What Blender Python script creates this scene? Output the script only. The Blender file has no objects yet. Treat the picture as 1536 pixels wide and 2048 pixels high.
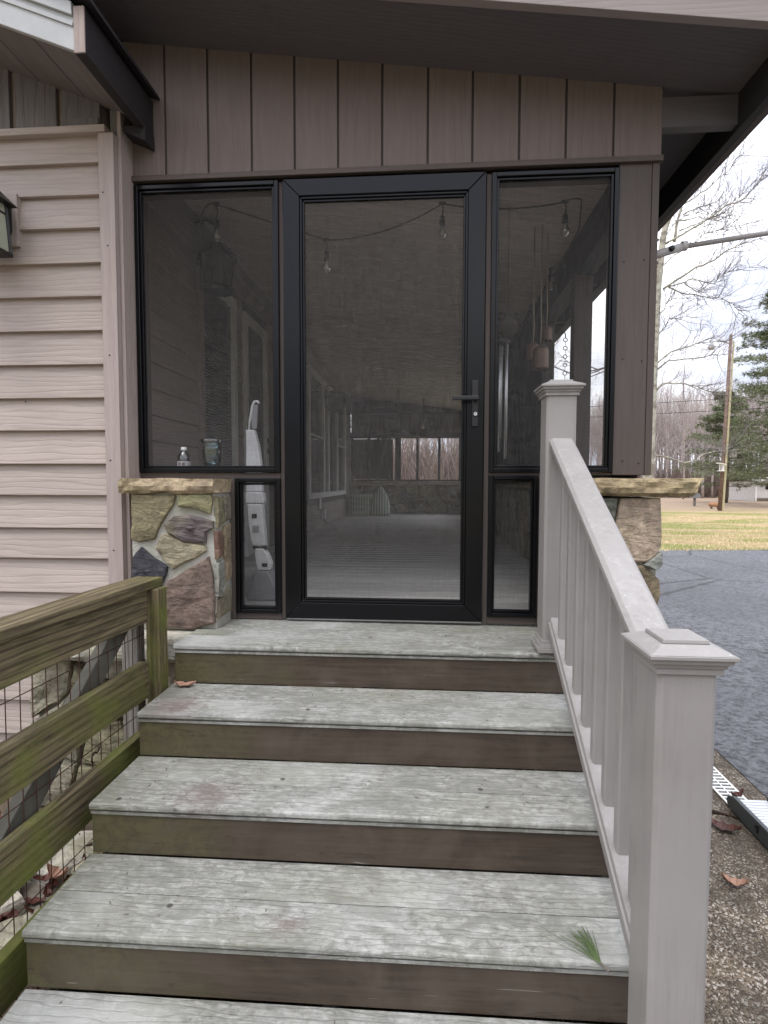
import bpy, math, random
from mathutils import Vector, Matrix, noise
random.seed(7)
R = math.radians
C = bpy.context.scene.collection
scene = bpy.context.scene

# ------------------------------------------------------------------ camera
cam_d = bpy.data.cameras.new('camera'); cam = bpy.data.objects.new('camera', cam_d); C.objects.link(cam)
scene.camera = cam
YAW, PITCH, ROLL = .0741, -.0542, .0021
F = Vector((-math.sin(YAW)*math.cos(PITCH), math.cos(YAW)*math.cos(PITCH), math.sin(PITCH)))
RT = Vector((math.cos(YAW), math.sin(YAW), 0)); UP = RT.cross(F)
R2 = RT*math.cos(ROLL)+UP*math.sin(ROLL); U2 = UP*math.cos(ROLL)-RT*math.sin(ROLL)
m = Matrix((R2, U2, -F)).transposed().to_4x4()
m.translation = Vector((.652, -2.5431, .6538)); cam.matrix_world = m
cam_d.sensor_fit = 'VERTICAL'; cam_d.sensor_height = 36; cam_d.lens = 1098.47/2048*36
cam_d.clip_start = .05; cam_d.clip_end = 2000

# ------------------------------------------------------------------ sky and sun
SUN_EL, SUN_ROT = 64, 200
w = bpy.data.worlds.new('World'); scene.world = w; w.use_nodes = True
nt = w.node_tree; nt.nodes.clear(); N = nt.nodes; LK = nt.links
out = N.new('ShaderNodeOutputWorld'); bg = N.new('ShaderNodeBackground'); LK.new(bg.outputs[0], out.inputs[0])
sky = N.new('ShaderNodeTexSky'); sky.sky_type = 'NISHITA'; sky.sun_disc = False
sky.sun_elevation = R(SUN_EL); sky.sun_rotation = R(SUN_ROT)
tc = N.new('ShaderNodeTexCoord'); mp = N.new('ShaderNodeMapping'); mp.inputs['Scale'].default_value = (1, 1, 2.6)
LK.new(tc.outputs['Generated'], mp.inputs[0])
ns = N.new('ShaderNodeTexNoise'); ns.inputs['Scale'].default_value = 2.2; ns.inputs['Detail'].default_value = 5
ns.inputs['Distortion'].default_value = .3
LK.new(mp.outputs[0], ns.inputs['Vector'])
cr = N.new('ShaderNodeValToRGB'); cr.color_ramp.elements[0].position = .43; cr.color_ramp.elements[1].position = .60
cr.color_ramp.elements[0].color = (6.2, 6.5, 7.7, 1); cr.color_ramp.elements[1].color = (12.6, 12.6, 12.9, 1)
LK.new(ns.outputs['Fac'], cr.inputs[0])
mx = N.new('ShaderNodeMix'); mx.data_type = 'RGBA'; mx.inputs[0].default_value = .92
LK.new(sky.outputs[0], mx.inputs[6]); LK.new(cr.outputs[0], mx.inputs[7])
sz = N.new('ShaderNodeSeparateXYZ'); LK.new(tc.outputs['Generated'], sz.inputs[0])
gr_ = N.new('ShaderNodeMath'); gr_.operation = 'MULTIPLY_ADD'; LK.new(sz.outputs[2], gr_.inputs[0]); gr_.inputs[1].default_value = 1.0; gr_.inputs[2].default_value = .68   # overcast sky: zenith about three times the horizon
gm = N.new('ShaderNodeVectorMath'); gm.operation = 'SCALE'; LK.new(mx.outputs[2], gm.inputs[0]); LK.new(gr_.outputs[0], gm.inputs[3]); LK.new(gm.outputs[0], bg.inputs[0])
bg.inputs[1].default_value = .112
sun_d = bpy.data.lights.new('sun', 'SUN'); sun_d.energy = .8; sun_d.angle = R(24); sun_d.color = (1, .97, .93)
sun = bpy.data.objects.new('sun', sun_d); C.objects.link(sun)
az = R(SUN_ROT); el = R(SUN_EL)
sdir = Vector((math.sin(az)*math.cos(el), math.cos(az)*math.cos(el), math.sin(el)))
sun.rotation_euler = sdir.to_track_quat('Z', 'Y').to_euler()
scene.view_settings.view_transform = 'Standard'; scene.view_settings.look = 'None'
scene.view_settings.exposure = 0.72; scene.view_settings.gamma = 1
scene.render.engine = 'CYCLES'
scene.cycles.use_denoising = True
scene.cycles.max_bounces = 8; scene.cycles.transparent_max_bounces = 12
scene.cycles.caustics_reflective = False; scene.cycles.caustics_refractive = False

# ------------------------------------------------------------------ mesh helpers
class MB:
    def __init__(s): s.v = []; s.f = []
    def add(s, vs, fs):
        o = len(s.v); s.v += [tuple(v) for v in vs]; s.f += [tuple(i+o for i in f) for f in fs]; return s
    def box(s, x0, x1, y0, y1, z0, z1):
        return s.add([(x0,y0,z0),(x1,y0,z0),(x1,y1,z0),(x0,y1,z0),(x0,y0,z1),(x1,y0,z1),(x1,y1,z1),(x0,y1,z1)],
                     [(0,3,2,1),(4,5,6,7),(0,1,5,4),(1,2,6,5),(2,3,7,6),(3,0,4,7)])
    def prism(s, poly, axis, a, b):
        """poly: 2-D loop, extruded along axis from a to b"""
        n = len(poly)
        def P(p, t):
            return {'x': (t, p[0], p[1]), 'y': (p[0], t, p[1]), 'z': (p[0], p[1], t)}[axis]
        vs = [P(p, a) for p in poly]+[P(p, b) for p in poly]
        fs = [tuple(range(n))[::-1], tuple(range(n, 2*n))]+[(i, (i+1) % n, n+(i+1) % n, n+i) for i in range(n)]
        return s.add(vs, fs)
    def tube(s, pts, rad, n=6, caps=True):
        pts = [Vector(p) for p in pts]
        if not hasattr(rad, '__len__'): rad = [rad]*len(pts)
        o = len(s.v); ref = None
        for i, p in enumerate(pts):
            d = (pts[min(i+1, len(pts)-1)]-pts[max(i-1, 0)])
            d = d.normalized() if d.length > 1e-9 else Vector((0, 0, 1))
            if ref is None: ref = Vector((1, 0, 0)) if abs(d.x) < .8 else Vector((0, 1, 0))
            a = (ref-d*ref.dot(d)).normalized(); b = d.cross(a); ref = a
            for k in range(n):
                t = 2*math.pi*k/n; q = p+(a*math.cos(t)+b*math.sin(t))*rad[i]; s.v.append(tuple(q))
        for i in range(len(pts)-1):
            for k in range(n):
                s.f.append((o+i*n+k, o+i*n+(k+1) % n, o+(i+1)*n+(k+1) % n, o+(i+1)*n+k))
        if caps:
            s.f.append(tuple(o+k for k in range(n))[::-1]); e = o+(len(pts)-1)*n; s.f.append(tuple(e+k for k in range(n)))
        return s
    def lathe(s, prof, c=(0, 0, 0), n=16, axis='z'):
        o = len(s.v)
        for r, h in prof:
            for k in range(n):
                t = 2*math.pi*k/n; a, b = r*math.cos(t), r*math.sin(t)
                q = {'z': (a, b, h), 'y': (a, h, b), 'x': (h, a, b)}[axis]
                s.v.append((c[0]+q[0], c[1]+q[1], c[2]+q[2]))
        for i in range(len(prof)-1):
            for k in range(n):
                s.f.append((o+i*n+k, o+i*n+(k+1) % n, o+(i+1)*n+(k+1) % n, o+(i+1)*n+k))
        return s
    def torus(s, c, r, t, axis='y', n=14, m=6):
        pts = []
        for k in range(n+1):
            a = 2*math.pi*k/n
            q = {'y': (r*math.cos(a), 0, r*math.sin(a)), 'x': (0, r*math.cos(a), r*math.sin(a)), 'z': (r*math.cos(a), r*math.sin(a), 0)}[axis]
            pts.append((c[0]+q[0], c[1]+q[1], c[2]+q[2]))
        return s.tube(pts, t, m, False)
    def xf(s, fn):
        s.v = [tuple(fn(*v)) for v in s.v]; return s
    def build(s, name, mat, parent=None, bevel=0, smooth=False, color=None, seg=2):
        me = bpy.data.meshes.new(name); me.from_pydata(s.v, [], s.f); me.materials.append(mat)
        if smooth: me.polygons.foreach_set('use_smooth', [True]*len(me.polygons))
        me.update()
        return put(name, me, parent, bevel, color, seg)
def put(name, me, parent=None, bevel=0, color=None, seg=2, loc=None, rot=None):
    o = bpy.data.objects.new(name, me); C.objects.link(o)
    if loc is not None: o.location = loc
    if rot is not None: o.rotation_euler = rot
    if parent is not None:
        o.parent = parent
        o.matrix_parent_inverse = PINV.get(parent.name) or Matrix.Identity(4)
    if bevel:
        b = o.modifiers.new('bevel', 'BEVEL'); b.width = bevel; b.segments = seg; b.limit_method = 'ANGLE'
    if color: o.color = (*color, 1)
    return o
PINV = {}
def thing(name, label, cat, loc=(0, 0, 0), group=None):
    o = bpy.data.objects.new(name, None); C.objects.link(o); o.location = loc; o.empty_display_size = .1
    o['label'] = label; o['category'] = cat; o['kind'] = 'thing'
    if group: o['group'] = group
    PINV[o.name] = Matrix.Translation(-Vector(loc))
    return o
def part(name, parent):
    """an Empty that groups the sub-parts of one part"""
    o = bpy.data.objects.new(name, None); C.objects.link(o); o.parent = parent; o.empty_display_size = .1
    o.matrix_parent_inverse = PINV.get(parent.name) or Matrix.Identity(4)
    return o
def tag(o, label, cat, group=None):
    o['label'] = label; o['category'] = cat
    if group: o['group'] = group
    return o
def struct(o): o['kind'] = 'structure'; return o
def stuff(o, label=None, cat=None):
    o['kind'] = 'stuff'
    if label: o['label'] = label
    if cat: o['category'] = cat
    return o

# ------------------------------------------------------------------ material helpers
class NG:
    def __init__(s, name):
        s.m = bpy.data.materials.new(name); s.m.use_nodes = True; s.t = s.m.node_tree; s.t.nodes.clear()
        s.out = s.n('ShaderNodeOutputMaterial'); s.b = s.n('ShaderNodeBsdfPrincipled')
        s.l(s.b.outputs[0], s.out.inputs[0])
    def n(s, k, **kw):
        x = s.t.nodes.new(k)
        for a, v in kw.items(): setattr(x, a, v)
        return x
    def l(s, a, b): s.t.links.new(a, b)
    def inp(s, node, name, v):
        if hasattr(v, 'is_linked') or isinstance(v, bpy.types.NodeSocket): s.l(v, node.inputs[name])
        else: node.inputs[name].default_value = v
    def coord(s, rnd=True):
        t = s.n('ShaderNodeTexCoord').outputs['Object']
        if not rnd: return t
        oi = s.n('ShaderNodeObjectInfo').outputs['Random']
        a = s.n('ShaderNodeVectorMath', operation='MULTIPLY'); s.l(oi, a.inputs[0]); a.inputs[1].default_value = (37.1, 91.7, 53.3)
        b = s.n('ShaderNodeVectorMath', operation='ADD'); s.l(t, b.inputs[0]); s.l(a.outputs[0], b.inputs[1]); return b.outputs[0]
    def map(s, v, sc=(1, 1, 1), loc=(0, 0, 0)):
        m = s.n('ShaderNodeMapping'); s.l(v, m.inputs[0]); m.inputs['Scale'].default_value = sc; m.inputs['Location'].default_value = loc; return m.outputs[0]
    def noise(s, v, scale=5, detail=4, rough=.55, dist=0):
        x = s.n('ShaderNodeTexNoise'); s.l(v, x.inputs['Vector']); x.inputs['Scale'].default_value = scale
        x.inputs['Detail'].default_value = detail; x.inputs['Roughness'].default_value = rough; x.inputs['Distortion'].default_value = dist
        return x.outputs['Fac']
    def vor(s, v, scale=5, feature='F1', out='Distance', rand=1):
        x = s.n('ShaderNodeTexVoronoi', feature=feature); s.l(v, x.inputs['Vector']); x.inputs['Scale'].default_value = scale
        x.inputs['Randomness'].default_value = rand
        return x.outputs[out]
    def ramp(s, f, stops):
        x = s.n('ShaderNodeValToRGB'); s.l(f, x.inputs[0]); e = x.color_ramp.elements
        while len(e) < len(stops): e.new(.5)
        for i, (p, c) in enumerate(stops):
            e[i].position = p; c = (c, c, c) if not hasattr(c, '__len__') else c; e[i].color = (*c[:3], 1)
        return x.outputs[0]
    def mix(s, f, a, b, mode='MIX'):
        x = s.n('ShaderNodeMix', data_type='RGBA', blend_type=mode)
        for i, v in ((0, f), (6, a), (7, b)):
            if isinstance(v, bpy.types.NodeSocket): s.l(v, x.inputs[i])
            else:
                if i and len(v) == 3: v = (*v, 1)
                x.inputs[i].default_value = v
        return x.outputs[2]
    def math(s, op, a, b=0, c=None):
        x = s.n('ShaderNodeMath', operation=op)
        for i, v in enumerate((a, b) if c is None else (a, b, c)):
            if isinstance(v, bpy.types.NodeSocket): s.l(v, x.inputs[i])
            else: x.inputs[i].default_value = v
        return x.outputs[0]
    def sep(s, v, k):
        x = s.n('ShaderNodeSeparateXYZ'); s.l(v, x.inputs[0]); return x.outputs[k]
    def bump(s, h, strength=.3, dist=.01, prev=None):
        x = s.n('ShaderNodeBump'); s.l(h, x.inputs['Height']); x.inputs['Strength'].default_value = strength; x.inputs['Distance'].default_value = dist
        if prev is not None: s.l(prev, x.inputs['Normal'])
        return x.outputs[0]
    def done(s, col=None, rough=.6, normal=None, spec=.4, metal=0):
        s.inp(s.b, 'Base Color', (*col, 1) if isinstance(col, tuple) and len(col) == 3 else col)
        s.inp(s.b, 'Roughness', rough); s.inp(s.b, 'Specular IOR Level', spec); s.inp(s.b, 'Metallic', metal)
        if normal is not None: s.l(normal, s.b.inputs['Normal'])
        return s.m

def painted_wood(name, col, axis='x', relief=.5, wear=.25, vary=.08, rough=.62, lines=.35, dark=None):
    g = NG(name); v = g.coord()
    sc = {'x': (1.1, 14, 14), 'y': (14, 1.1, 14), 'z': (14, 14, 1.1)}[axis]
    mv = g.map(v, sc)
    grain = g.noise(mv, 3.0, 8, .65, .9)
    w = g.n('ShaderNodeTexWave', wave_type='RINGS', rings_direction={'x': 'X', 'y': 'Y', 'z': 'Z'}[axis])
    wsc = {'x': (.8, 6, 6), 'y': (6, .8, 6), 'z': (6, 6, .8)}[axis]
    g.l(g.map(v, wsc), w.inputs[0]); w.inputs['Scale'].default_value = 2.9; w.inputs['Distortion'].default_value = 7
    w.inputs['Detail'].default_value = 2.5; w.inputs['Detail Scale'].default_value = 1.1
    cath = g.ramp(w.outputs['Fac'], [(.0, 0), (.25, .75), (1, 1)])
    fine = g.noise(v, 160, 3, .6)
    big = g.noise(v, 2.3, 3, .5)
    oi = g.n('ShaderNodeObjectInfo').outputs['Random']
    dk = tuple(c*(1-wear) for c in col) if dark is None else dark
    lt = tuple(min(1, c*(1+vary)) for c in col)
    c1 = g.mix(g.ramp(grain, [(.35, 0), (.62, 1)]), dk, lt)
    c1 = g.mix(g.math('MULTIPLY', g.ramp(cath, [(0, 1), (.45, 0)]), lines), c1, tuple(c*.58 for c in col))
    c2 = g.mix(g.ramp(big, [(.3, 0), (.7, .35)]), c1, tuple(c*.88 for c in col))
    hsv = g.n('ShaderNodeHueSaturation'); g.l(c2, hsv.inputs['Color']); g.l(g.math('MULTIPLY_ADD', oi, vary*2, 1-vary), hsv.inputs['Value'])
    h = g.math('MULTIPLY_ADD', cath, .5, g.math('MULTIPLY_ADD', grain, .8, g.math('MULTIPLY', fine, .25)))
    return g.done(hsv.outputs[0], rough, g.bump(h, relief, .004), spec=.3)

def tread_mat():
    g = NG('weathered_tread_wood'); v = g.coord()
    wv = g.n('ShaderNodeTexWave', wave_type='BANDS', bands_direction='Y'); g.l(g.map(v, (.22, 1.0, 1)), wv.inputs[0])
    wv.inputs['Scale'].default_value = 15; wv.inputs['Distortion'].default_value = 11; wv.inputs['Detail'].default_value = 3
    wv.inputs['Detail Scale'].default_value = 1.3; wv.inputs['Detail Roughness'].default_value = .6
    lines = g.ramp(wv.outputs['Fac'], [(0, 1), (.12, .35), (.3, 0)])
    streak = g.noise(g.map(v, (3, 60, 60)), 2, 6, .65, .6)
    blotch = g.noise(g.map(v, (1, 1.7, 1)), 7, 8, .7, .8)
    mott = g.noise(g.map(v, (1, 1.6, 1)), 34, 6, .72, .6)
    big = g.noise(v, 1.9, 4, .55, .4)
    green = g.noise(g.map(v, (1, 1, 1), (9, 3, 1)), 2.6, 5, .6)
    c = g.mix(g.ramp(mott, [(.34, 0), (.6, 1)]), (.165, .165, .145), (.455, .45, .42))
    c = g.mix(g.ramp(blotch, [(.38, .9), (.56, 0)]), c, (.215, .215, .19))
    c = g.mix(g.ramp(streak, [(.36, .55), (.55, 0)]), c, (.20, .20, .18))
    c = g.mix(g.math('MULTIPLY', lines, .38), c, (.13, .125, .11))
    c = g.mix(g.ramp(green, [(.50, 0), (.76, .5)]), c, (.25, .25, .185))
    # side of the flight under the fence grows green; stays with the wood
    left = g.ramp(g.math('ADD', g.sep(g.n('ShaderNodeTexCoord').outputs['Object'], 0), g.math('MULTIPLY', big, .5)), [(.0, .55), (.42, 0)])
    c = g.mix(left, c, (.29, .29, .17))
    c = g.mix(g.ramp(big, [(.5, 0), (.75, .5)]), c, (.58, .585, .56))
    spots = g.vor(g.map(v, (1, 1, 1)), 5.5); c = g.mix(g.ramp(spots, [(.035, .85), (.06, 0)]), c, (.05, .045, .04))
    pos = g.n('ShaderNodeNewGeometry').outputs['Position']
    for (px_, py_, pz_, r_, a_) in ((-.25, -.65, -.16, .13, .75), (-.02, -.93, -.32, .12, .5), (.30, -1.22, -.48, .05, .45)):
        dd = g.n('ShaderNodeVectorMath', operation='DISTANCE'); g.l(pos, dd.inputs[0]); dd.inputs[1].default_value = (px_, py_, pz_)
        k_ = g.math('ADD', dd.outputs['Value'], g.math('MULTIPLY', g.math('SUBTRACT', mott, .5), .22))
        c = g.mix(g.ramp(k_, [(r_*.15, a_), (r_, 0)]), c, (.165, .115, .108))
    h = g.math('SUBTRACT', g.math('MULTIPLY_ADD', streak, .7, g.math('MULTIPLY', mott, .5)), g.math('MULTIPLY', lines, .6))
    return g.done(c, .68, g.bump(h, .55, .003), spec=.35)

def riser_mat():
    g = NG('brown_painted_riser'); v = g.coord(); o = g.n('ShaderNodeTexCoord').outputs['Object']
    n1 = g.noise(v, 5, 6, .6, .5); n2 = g.noise(g.map(v, (1.5, 30, 30)), 2.5, 6, .6, .4); n3 = g.noise(v, 22, 6, .7, 1)
    c = g.mix(g.ramp(n2, [(.35, 0), (.65, 1)]), (.050, .036, .026), (.078, .057, .042))
    c = g.mix(g.ramp(n1, [(.45, 0), (.66, .7)]), c, (.106, .083, .064))
    lft = g.ramp(g.math('ADD', g.sep(o, 0), g.math('MULTIPLY', n1, .9)), [(.35, 1), (1.15, 0)])
    alg = g.math('MULTIPLY', lft, g.ramp(n3, [(.32, .25), (.58, 1)]))
    c = g.mix(alg, c, (.128, .118, .058))
    pk = g.noise(g.map(v, (1.6, 9, 9), (2, 0, 4)), 3.2, 6, .7, .6); c = g.mix(g.ramp(pk, [(.61, 0), (.63, .45)]), c, (.040, .028, .022))
    wv = g.noise(g.map(v, (2.2, 40, 40), (0, 5, 2)), 1.7, 3, .4, 1.4)
    scr = g.math('MULTIPLY', g.ramp(wv, [(.70, 0), (.73, .8)]), g.ramp(n1, [(.5, 0), (.6, 1)]))
    c = g.mix(scr, c, (.26, .235, .21))
    ch = g.noise(g.map(v, (1, 3, 3)), 9, 5, .7, .5)
    c = g.mix(g.ramp(ch, [(.70, 0), (.73, .8)]), c, (.055, .035, .028))
    return g.done(c, .5, g.bump(g.math('ADD', n2, g.math('MULTIPLY', n3, .4)), .35, .003), spec=.35)

def mossy_wood(ax='y'):
    g = NG('mossy_old_wood_'+ax); v = g.coord()
    streak = g.noise(g.map(v, (26, 1.6, 26) if ax == 'y' else (26, 26, 1.6)), 2.2, 8, .70, .8)
    big = g.noise(v, 3.2, 5, .6, .4); mot = g.noise(v, 40, 5, .7)
    wv = g.n('ShaderNodeTexWave', wave_type='RINGS', rings_direction=ax.upper()); g.l(g.map(v, (7, .8, 7) if ax == 'y' else (7, 7, .8)), wv.inputs[0])
    wv.inputs['Scale'].default_value = 2.2; wv.inputs['Distortion'].default_value = 4; wv.inputs['Detail'].default_value = 3
    c = g.mix(g.ramp(streak, [(.33, 0), (.66, 1)]), (.055, .043, .027), (.25, .20, .115))
    c = g.mix(g.math('MULTIPLY', g.ramp(wv.outputs['Fac'], [(0, 1), (.4, 0)]), .7), c, (.05, .040, .026))
    c = g.mix(g.ramp(g.math('ADD', big, g.math('MULTIPLY', g.sep(g.n('ShaderNodeTexCoord').outputs['Object'], 2), -.17)), [(.47, 0), (.68, .85)]), c, g.mix(mot, (.085, .098, .022), (.21, .235, .055)))
    return g.done(c, .78, g.bump(g.math('ADD', streak, g.math('MULTIPLY', mot, .3)), .7, .005), spec=.2)

def grey_wood():
    g = NG('grey_weathered_wood'); v = g.coord()
    st = g.noise(g.map(v, (30, 30, 2)), 2.2, 8, .66, .6); b = g.noise(v, 4, 4)
    c = g.mix(g.ramp(st, [(.35, 0), (.65, 1)]), (.11, .10, .085), (.36, .34, .31)); c = g.mix(g.ramp(b, [(.5, 0), (.8, .5)]), c, (.16, .17, .10))
    return g.done(c, .8, g.bump(st, .6, .004), spec=.2)

def stone_mat():
    g = NG('fieldstone'); v = g.coord(); oc = g.n('ShaderNodeObjectInfo').outputs['Color']
    n1 = g.noise(v, 9, 8, .65, .5); n2 = g.noise(v, 45, 6, .7, .3); n3 = g.noise(g.map(v, (1, 1, 3.2)), 6, 6, .6, 1.4); n4 = g.noise(v, 4, 3)
    dk = g.mix(1.0, oc, (.5, .5, .5), 'MULTIPLY'); lt = g.mix(1.0, oc, (1.4, 1.38, 1.33), 'MULTIPLY')
    c = g.mix(g.ramp(n1, [(.3, 0), (.68, 1)]), dk, lt)
    c = g.mix(g.ramp(n2, [(.38, .55), (.55, 0)]), c, dk)
    c = g.mix(g.ramp(n4, [(.52, 0), (.75, .55)]), c, (.26, .245, .12))
    c = g.mix(g.ramp(n3, [(.60, 0), (.72, .3)]), c, (.42, .32, .2))
    h = g.math('ADD', g.math('MULTIPLY', n3, 1.6), g.math('ADD', n1, g.math('MULTIPLY', n2, .35)))
    return g.done(c, .85, g.bump(h, .9, .012), spec=.15)

def mortar_mat():
    g = NG('mortar'); v = g.coord(False); n1 = g.noise(v, 14, 6, .6); n2 = g.noise(v, 60, 5, .7); n3 = g.noise(v, 4, 3)
    c = g.mix(n1, (.34, .325, .28), (.66, .64, .58)); c = g.mix(g.ramp(n3, [(.45, 0), (.7, .6)]), c, (.24, .25, .15))
    return g.done(c, .9, g.bump(g.math('ADD', n1, n2), .8, .01), spec=.1)

def simple(name, col, rough=.5, spec=.4, metal=0, bump=0, bscale=60, vary=.12):
    g = NG(name); v = g.coord(); n = g.noise(v, 6, 5, .6); n2 = g.noise(v, bscale, 4, .6)
    c = g.mix(g.ramp(n, [(.3, 0), (.7, 1)]), tuple(x*(1-vary) for x in col), tuple(min(1, x*(1+vary)) for x in col))
    nm = g.bump(n2, bump, .003) if bump else None
    r = g.math('MULTIPLY_ADD', n, .12, rough-.06)
    return g.done(c, r, nm, spec, metal)

def composite_mat():
    g = NG('taupe_composite'); v = g.coord(); o = g.n('ShaderNodeTexCoord').outputs['Object']
    n = g.noise(v, 3, 5, .6); f = g.noise(v, 240, 3, .6); d = g.noise(v, 26, 6, .75, 1)
    c = g.mix(g.ramp(n, [(.3, 0), (.7, 1)]), (.295, .277, .266), (.340, .321, .309))
    stk = g.noise(g.map(v, (26, 26, 1.3)), 2.2, 5, .6, .3); blot = g.noise(v, 4.5, 5, .65, .5)
    c = g.mix(g.math('MULTIPLY', g.ramp(stk, [(.50, 0), (.68, .55)]), g.ramp(blot, [(.42, 0), (.6, 1)])), c, (.23, .216, .20))
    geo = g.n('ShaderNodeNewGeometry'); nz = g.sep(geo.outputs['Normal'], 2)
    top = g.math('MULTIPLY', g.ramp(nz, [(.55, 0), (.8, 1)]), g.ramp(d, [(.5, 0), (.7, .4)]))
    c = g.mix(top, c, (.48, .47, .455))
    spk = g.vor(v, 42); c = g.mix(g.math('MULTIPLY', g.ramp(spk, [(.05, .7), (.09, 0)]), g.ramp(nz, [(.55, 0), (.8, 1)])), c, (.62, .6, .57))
    return g.done(c, g.math('MULTIPLY_ADD', d, .2, .36), g.bump(f, .12, .001), spec=.4)

def screen_mat(name, veil, col):
    """woven insect screen: part solid thread, part open"""
    g = NG(name); v = g.coord(False)
    a = g.noise(g.map(v, (4, 4, 34)), 3.2, 5, .75, .5); b = g.noise(g.map(v, (40, 40, 5)), 3, 4, .75); big = g.noise(v, 2.0, 3)
    f = g.math('ADD', g.math('MULTIPLY', g.math('SUBTRACT', a, .5), .40), g.math('MULTIPLY', g.math('SUBTRACT', b, .5), .42))
    f = g.math('ADD', f, g.math('MULTIPLY_ADD', big, .06, veil-.03))
    g.t.nodes.remove(g.b)
    tr = g.n('ShaderNodeBsdfTransparent'); df = g.n('ShaderNodeBsdfDiffuse'); df.inputs[0].default_value = (*col, 1)
    mxs = g.n('ShaderNodeMixShader'); g.l(f, mxs.inputs[0]); g.l(tr.outputs[0], mxs.inputs[1]); g.l(df.outputs[0], mxs.inputs[2]); g.l(mxs.outputs[0], g.out.inputs[0])
    return g.m

def glass_mat(name, tint=(.9, .95, .95), opac=.12, rough=.03):
    g = NG(name); g.t.nodes.remove(g.b)
    tr = g.n('ShaderNodeBsdfTransparent'); tr.inputs[0].default_value = (*tint, 1); gl = g.n('ShaderNodeBsdfGlossy'); gl.inputs['Roughness'].default_value = rough
    fr = g.n('ShaderNodeFresnel'); fr.inputs[0].default_value = 1.45
    mxs = g.n('ShaderNodeMixShader'); g.l(g.math('ADD', fr.outputs[0], opac), mxs.inputs[0]); g.l(tr.outputs[0], mxs.inputs[1]); g.l(gl.outputs[0], mxs.inputs[2]); g.l(mxs.outputs[0], g.out.inputs[0])
    return g.m

M = {}
M['siding'] = painted_wood('taupe_siding_paint', (.45, .378, .338), 'x', .5, .11, .055, lines=.25)
M['siding_v'] = painted_wood('taupe_siding_paint_upright', (.445, .37, .34), 'z', .5, .12, .04, lines=.15)
M['gable'] = painted_wood('shaded_gable_paint', (.185, .168, .163), 'z', .9, .2, .05, lines=.2)  # darker and greyer than the siding: overhang shade put into the colour
M['gsoffit'] = painted_wood('shaded_gable_soffit_paint', (.20, .175, .168), 'y', .4, .15, .05, lines=.1)  # shade under the gable overhang is part of this colour too
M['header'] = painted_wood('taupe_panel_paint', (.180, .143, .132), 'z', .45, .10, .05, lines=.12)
M['brown'] = painted_wood('dark_brown_trim_paint', (.095, .077, .070), 'z', .35, .10, .05, lines=.15)
M['brownx'] = painted_wood('dark_brown_board_paint', (.105, .083, .075), 'x', .35, .14, .05)
M['soffit'] = painted_wood('soffit_paint', (.130, .118, .124), 'x', .2, .08, .03, lines=.05)
M['ceil'] = painted_wood('ceiling_board', (.62, .54, .48), 'x', .4, .3, .1)
M['dkbeam'] = painted_wood('dark_beam', (.032, .029, .031), 'y', .3, .15, .05)
M['fascia'] = painted_wood('fascia_paint', (.34, .29, .28), 'x', .2, .08, .03, lines=.05)
M['endgrain'] = painted_wood('end_grain', (.42, .34, .31), 'z', .5, .35, .05)
M['alum'] = simple('white_aluminium_wrap', (.44, .45, .45), .4, .5)
M['tread'] = tread_mat(); M['riser'] = riser_mat(); M['moss'] = mossy_wood(); M['mossz'] = mossy_wood('z'); M['grey'] = grey_wood()
M['stone'] = stone_mat(); M['mortar'] = mortar_mat(); M['comp'] = composite_mat()
M['floor'] = painted_wood('porch_floor_board', (.50, .49, .46), 'x', .4, .25, .17)
M['black'] = simple('black_powder_coat', (.0035, .0038, .0052), .24, .30, 0, .05, 200)
M['blackm'] = simple('black_cast_metal', (.012, .012, .013), .45, .5, 0, .3, 90)
M['screen'] = screen_mat('door_screen', .22, (.195, .186, .178))
M['screen_side'] = screen_mat('window_screen', .20, (.15, .146, .142))
M['white'] = simple('white_paint', (.78, .78, .76), .4, .4)
M['wplastic'] = simple('white_plastic', (.78, .78, .78), .3, .5)
M['gplastic'] = simple('grey_plastic', (.30, .30, .31), .4, .5)
M['dark'] = simple('dark_void', (.012, .012, .012), .6, .2)
M['dglass'] = simple('dark_window_glass', (.02, .022, .022), .08, .6)
M['steel'] = simple('polished_steel', (.7, .7, .7), .25, .5, 1)
M['alu'] = simple('dull_aluminium_tube', (.5, .5, .5), .38, .5, 1)
M['copper'] = simple('aged_copper', (.19, .125, .095), .5, .5, .6, .3, 60, .3)
M['rope'] = simple('jute_rope', (.40, .34, .26), .9, .1, 0, .6, 150)
M['cord'] = simple('black_cord', (.012, .012, .012), .5, .3)
M['glass'] = glass_mat('clear_glass'); M['bluglass'] = glass_mat('blue_glass', (.55, .68, .70), .14)
M['wire'] = simple('rusty_wire', (.085, .040, .030), .7, .3, .3)
M['curtain'] = simple('dark_curtain', (.035, .035, .036), .9, .1)
M['brass'] = simple('brass', (.75, .68, .5), .3, .5, 1)
M['filament'] = simple('bulb_core', (.75, .7, .6), .3, .4)
M['leaf'] = simple('dead_oak_leaf', (.42, .25, .18), .7, .25, 0, .4, 80, .35)
M['leafred'] = simple('dark_wet_leaf', (.085, .028, .020), .5, .4, 0, .4, 80, .5)
M['needle'] = simple('pine_needle', (.105, .15, .055), .5, .4)
M['bark'] = simple('grey_bark', (.16, .14, .12), .85, .1, 0, .8, 12, .4)
M['syc'] = None

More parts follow.
